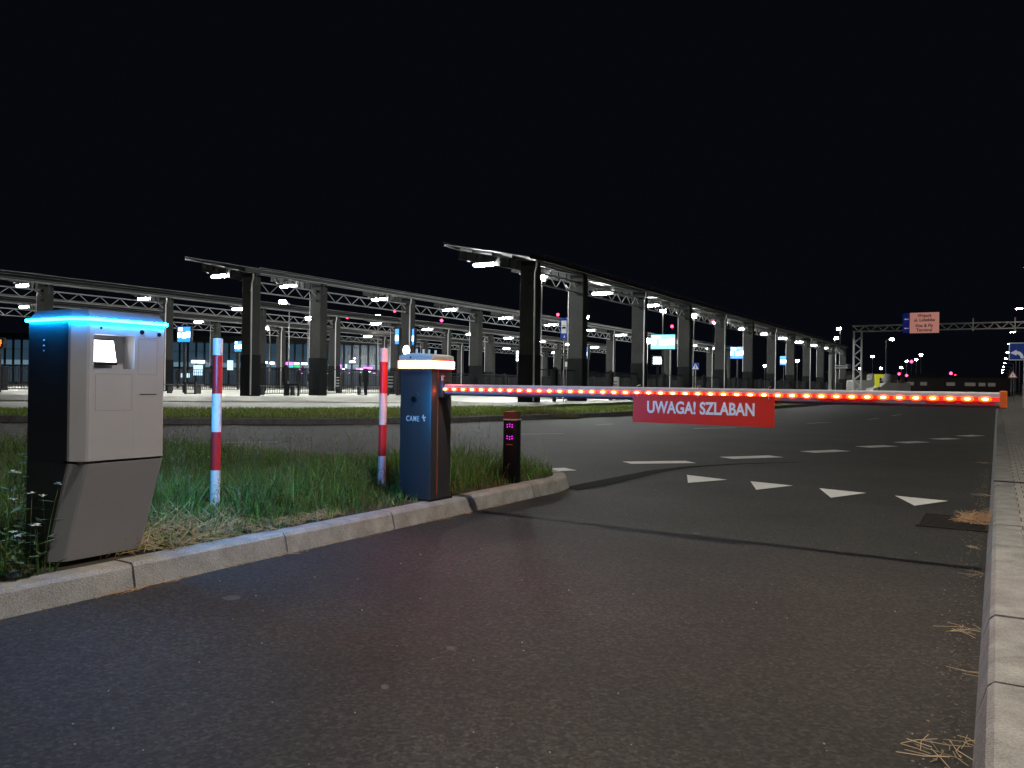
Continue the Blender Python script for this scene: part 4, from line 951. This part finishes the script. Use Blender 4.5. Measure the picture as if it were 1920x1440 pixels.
# vans and lorry by the junction
def van(px, Y, L, H_, label, rz, mt, grp='vehicles parked by the junction'):
    a, bb = ray(px, 735); t = thing('parked_van', label, 'van', (a * Y, Y, 0), rz, grp)
    b = MB(); pr = [(-L / 2, .35), (L / 2 - .1, .35), (L / 2, .6), (L / 2 - .15, 1.05), (L / 2 - .9, 1.25), (L / 2 - 1.5, H_), (-L / 2 + .1, H_), (-L / 2, H_ - .15)]
    b.loft([[(x, -.9, z_) for x, z_ in pr], [(x, .9, z_) for x, z_ in pr]]); b.build('body', mt, t)
    b = MB(); b.face([(L / 2 - .95, -.905, 1.3), (L / 2 - 1.45, -.905, H_ - .12), (L / 2 - 2.2, -.905, H_ - .12), (L / 2 - 2.2, -.905, 1.3)]); b.build('side_window', black, t)
    for x in (-L / 2 + .8, L / 2 - .9): b = MB(); b.tube((x, -.93, .35), (x, -.7, .35), .34, 16); b.build('wheel', tyre, t)
van(1632, 92, 4.8, 2.0, 'white van left of the yellow sign', 0, carw); van(1664, 88, 4.2, 1.7, 'pale van right of the yellow sign', R(180), carw)
van(1612, 100, 3.6, 1.5, 'grey car parked below the gantry leg', 0, greyw)
c = A(1648, 712, 86); t = thing('yellow_sign', 'bright yellow notice board on a dark post beyond the boom', 'sign', (c.x, c.y, 0), 0)
b = MB(); b.bx(-.45, .05, -.03, .03, c.z - .75, c.z + .6); b.bx(.06, .5, -.03, .03, c.z + .2, c.z + .6); b.build('panel', yellow, t); b = MB(); b.tube((.05, .06, 0), (.05, .06, c.z + .6), .05, 6); b.build('pole', blackm, t)
for px, lab in ((1634, 'grey concrete silo tank left of the yellow sign'), (1662, 'grey concrete silo tank right of the yellow sign')):
    c = A(px, 715, 98); t = thing('storage_tank', lab, 'tank', (c.x, c.y, 0), 0); b = MB(); b.tube((0, 0, 0), (0, 0, 2.7), .55, 18); b.ball((0, 0, 2.7), .55, .55, .2, 18, 8); b.build('shell', greyw, t); b = MB(); b.tube((0, 0, 1.9), (0, 0, 2.0), .57, 18); b.build('band', steel, t)
a0 = A(1690, 735, 130); t = thing('distant_hall', 'long dark hall with small dim windows at the far end of the road', 'building', (a0.x, a0.y, 0), RZ * .25)
b = MB(); b.bx(0, 17, 0, 8, 0, 3.2); b.build('wall', darkb, t); b = MB(); b.bx(-.3, 17.3, -.3, 8.3, 3.2, 3.45); b.build('roof', blackm, t)
for x0, x1 in ((.8, 1.9), (2.9, 3.9), (6.9, 8.2), (9.7, 11.3), (11.8, 12.8), (13.2, 14.3)):
    b = MB(); b.bx(x0, x1, -.04, 0, 1.7, 2.25); b.build('window', litwin, t)
# terminal building behind the platforms
TB = thing('terminal_building', 'long glass fronted terminal with dark frames and lit shop signs', 'building', (-18, 128, 0), R(2))
BL = 104.
b = MB(); b.bx(-BL, 0, .3, 30, 0, 7.0); b.build('wall', facadem, TB); b = MB(); b.bx(-BL - 2, 2, -1.5, 31, 7.0, 7.9); b.build('roof', facadem, TB)
b = MB(); b.bx(-BL, 0, .2, .29, 3.0, 6.9); b.build('upper_glazing', glassm, TB); b = MB(); b.bx(-BL, 0, .2, .29, .3, 2.95); b.build('lower_glazing', mat('lower_glass', (.02, .03, .04), .2, emit=(.10, .17, .24), es=.25), TB)
b = MB(); b.bx(-BL, 0, .15, .199, 3.02, 3.75); b.build('lit_band', glassl, TB)
b = MB()
for i in range(80): b.bx(-i * 1.3 - .13, -i * 1.3 + .13, -.1, .14, 0, 7.0)
b.bx(-BL, 0, -.05, .12, 2.75, 3.0); b.bx(-BL, 0, -.02, .12, 5.4, 5.48); b.build('mullion', facadem, TB)
r5 = random.Random(5)
def shop(px0, px1, py0, py1, mt, nm='shop_sign'):
    xs = [(-18 + 0) for _ in (0,)]; a0_, b0_ = ray(px0, py0); a1_, b1_ = ray(px1, py1); Y = 127.6
    b = MB(); b.bx(a0_ * Y + 18, a1_ * Y + 18, -.45, -.3, CAM_H - b1_ * Y, CAM_H - b0_ * Y); return b.build(nm, mt, TB)
for q_ in ((364, 388, 676, 681, shopw), (368, 384, 685, 704, interior), (495, 503, 678, 682, shopw), (507, 516, 679, 683, shopw), (538, 552, 679, 684, shopp), (541, 551, 684, 689, shopc), (553, 563, 684, 689, shopg), (554, 562, 680, 683, shopw), (567, 571, 680, 684, shopw), (573, 577, 680, 684, shopw),
          (605, 613, 681, 685, shopw), (633, 640, 684, 691, shopp), (668, 680, 690, 693, shopp), (682, 698, 688, 692, shopp), (656, 666, 677, 680, shopw), (664, 667, 671, 673, shopw), (320, 324, 665, 667, shopw), (430, 440, 676, 694, interior), (648, 651, 683, 690, interior), (495, 500, 690, 697, shopp), (345, 360, 700, 708, interior)): shop(*q_)
for i in range(26):
    x = r5.uniform(560, 745); y = r5.uniform(690, 700); shop(x, x + r5.uniform(1, 4), y, y + 1.2, r5.choice([shopw, shopp, interior]), 'window_light')
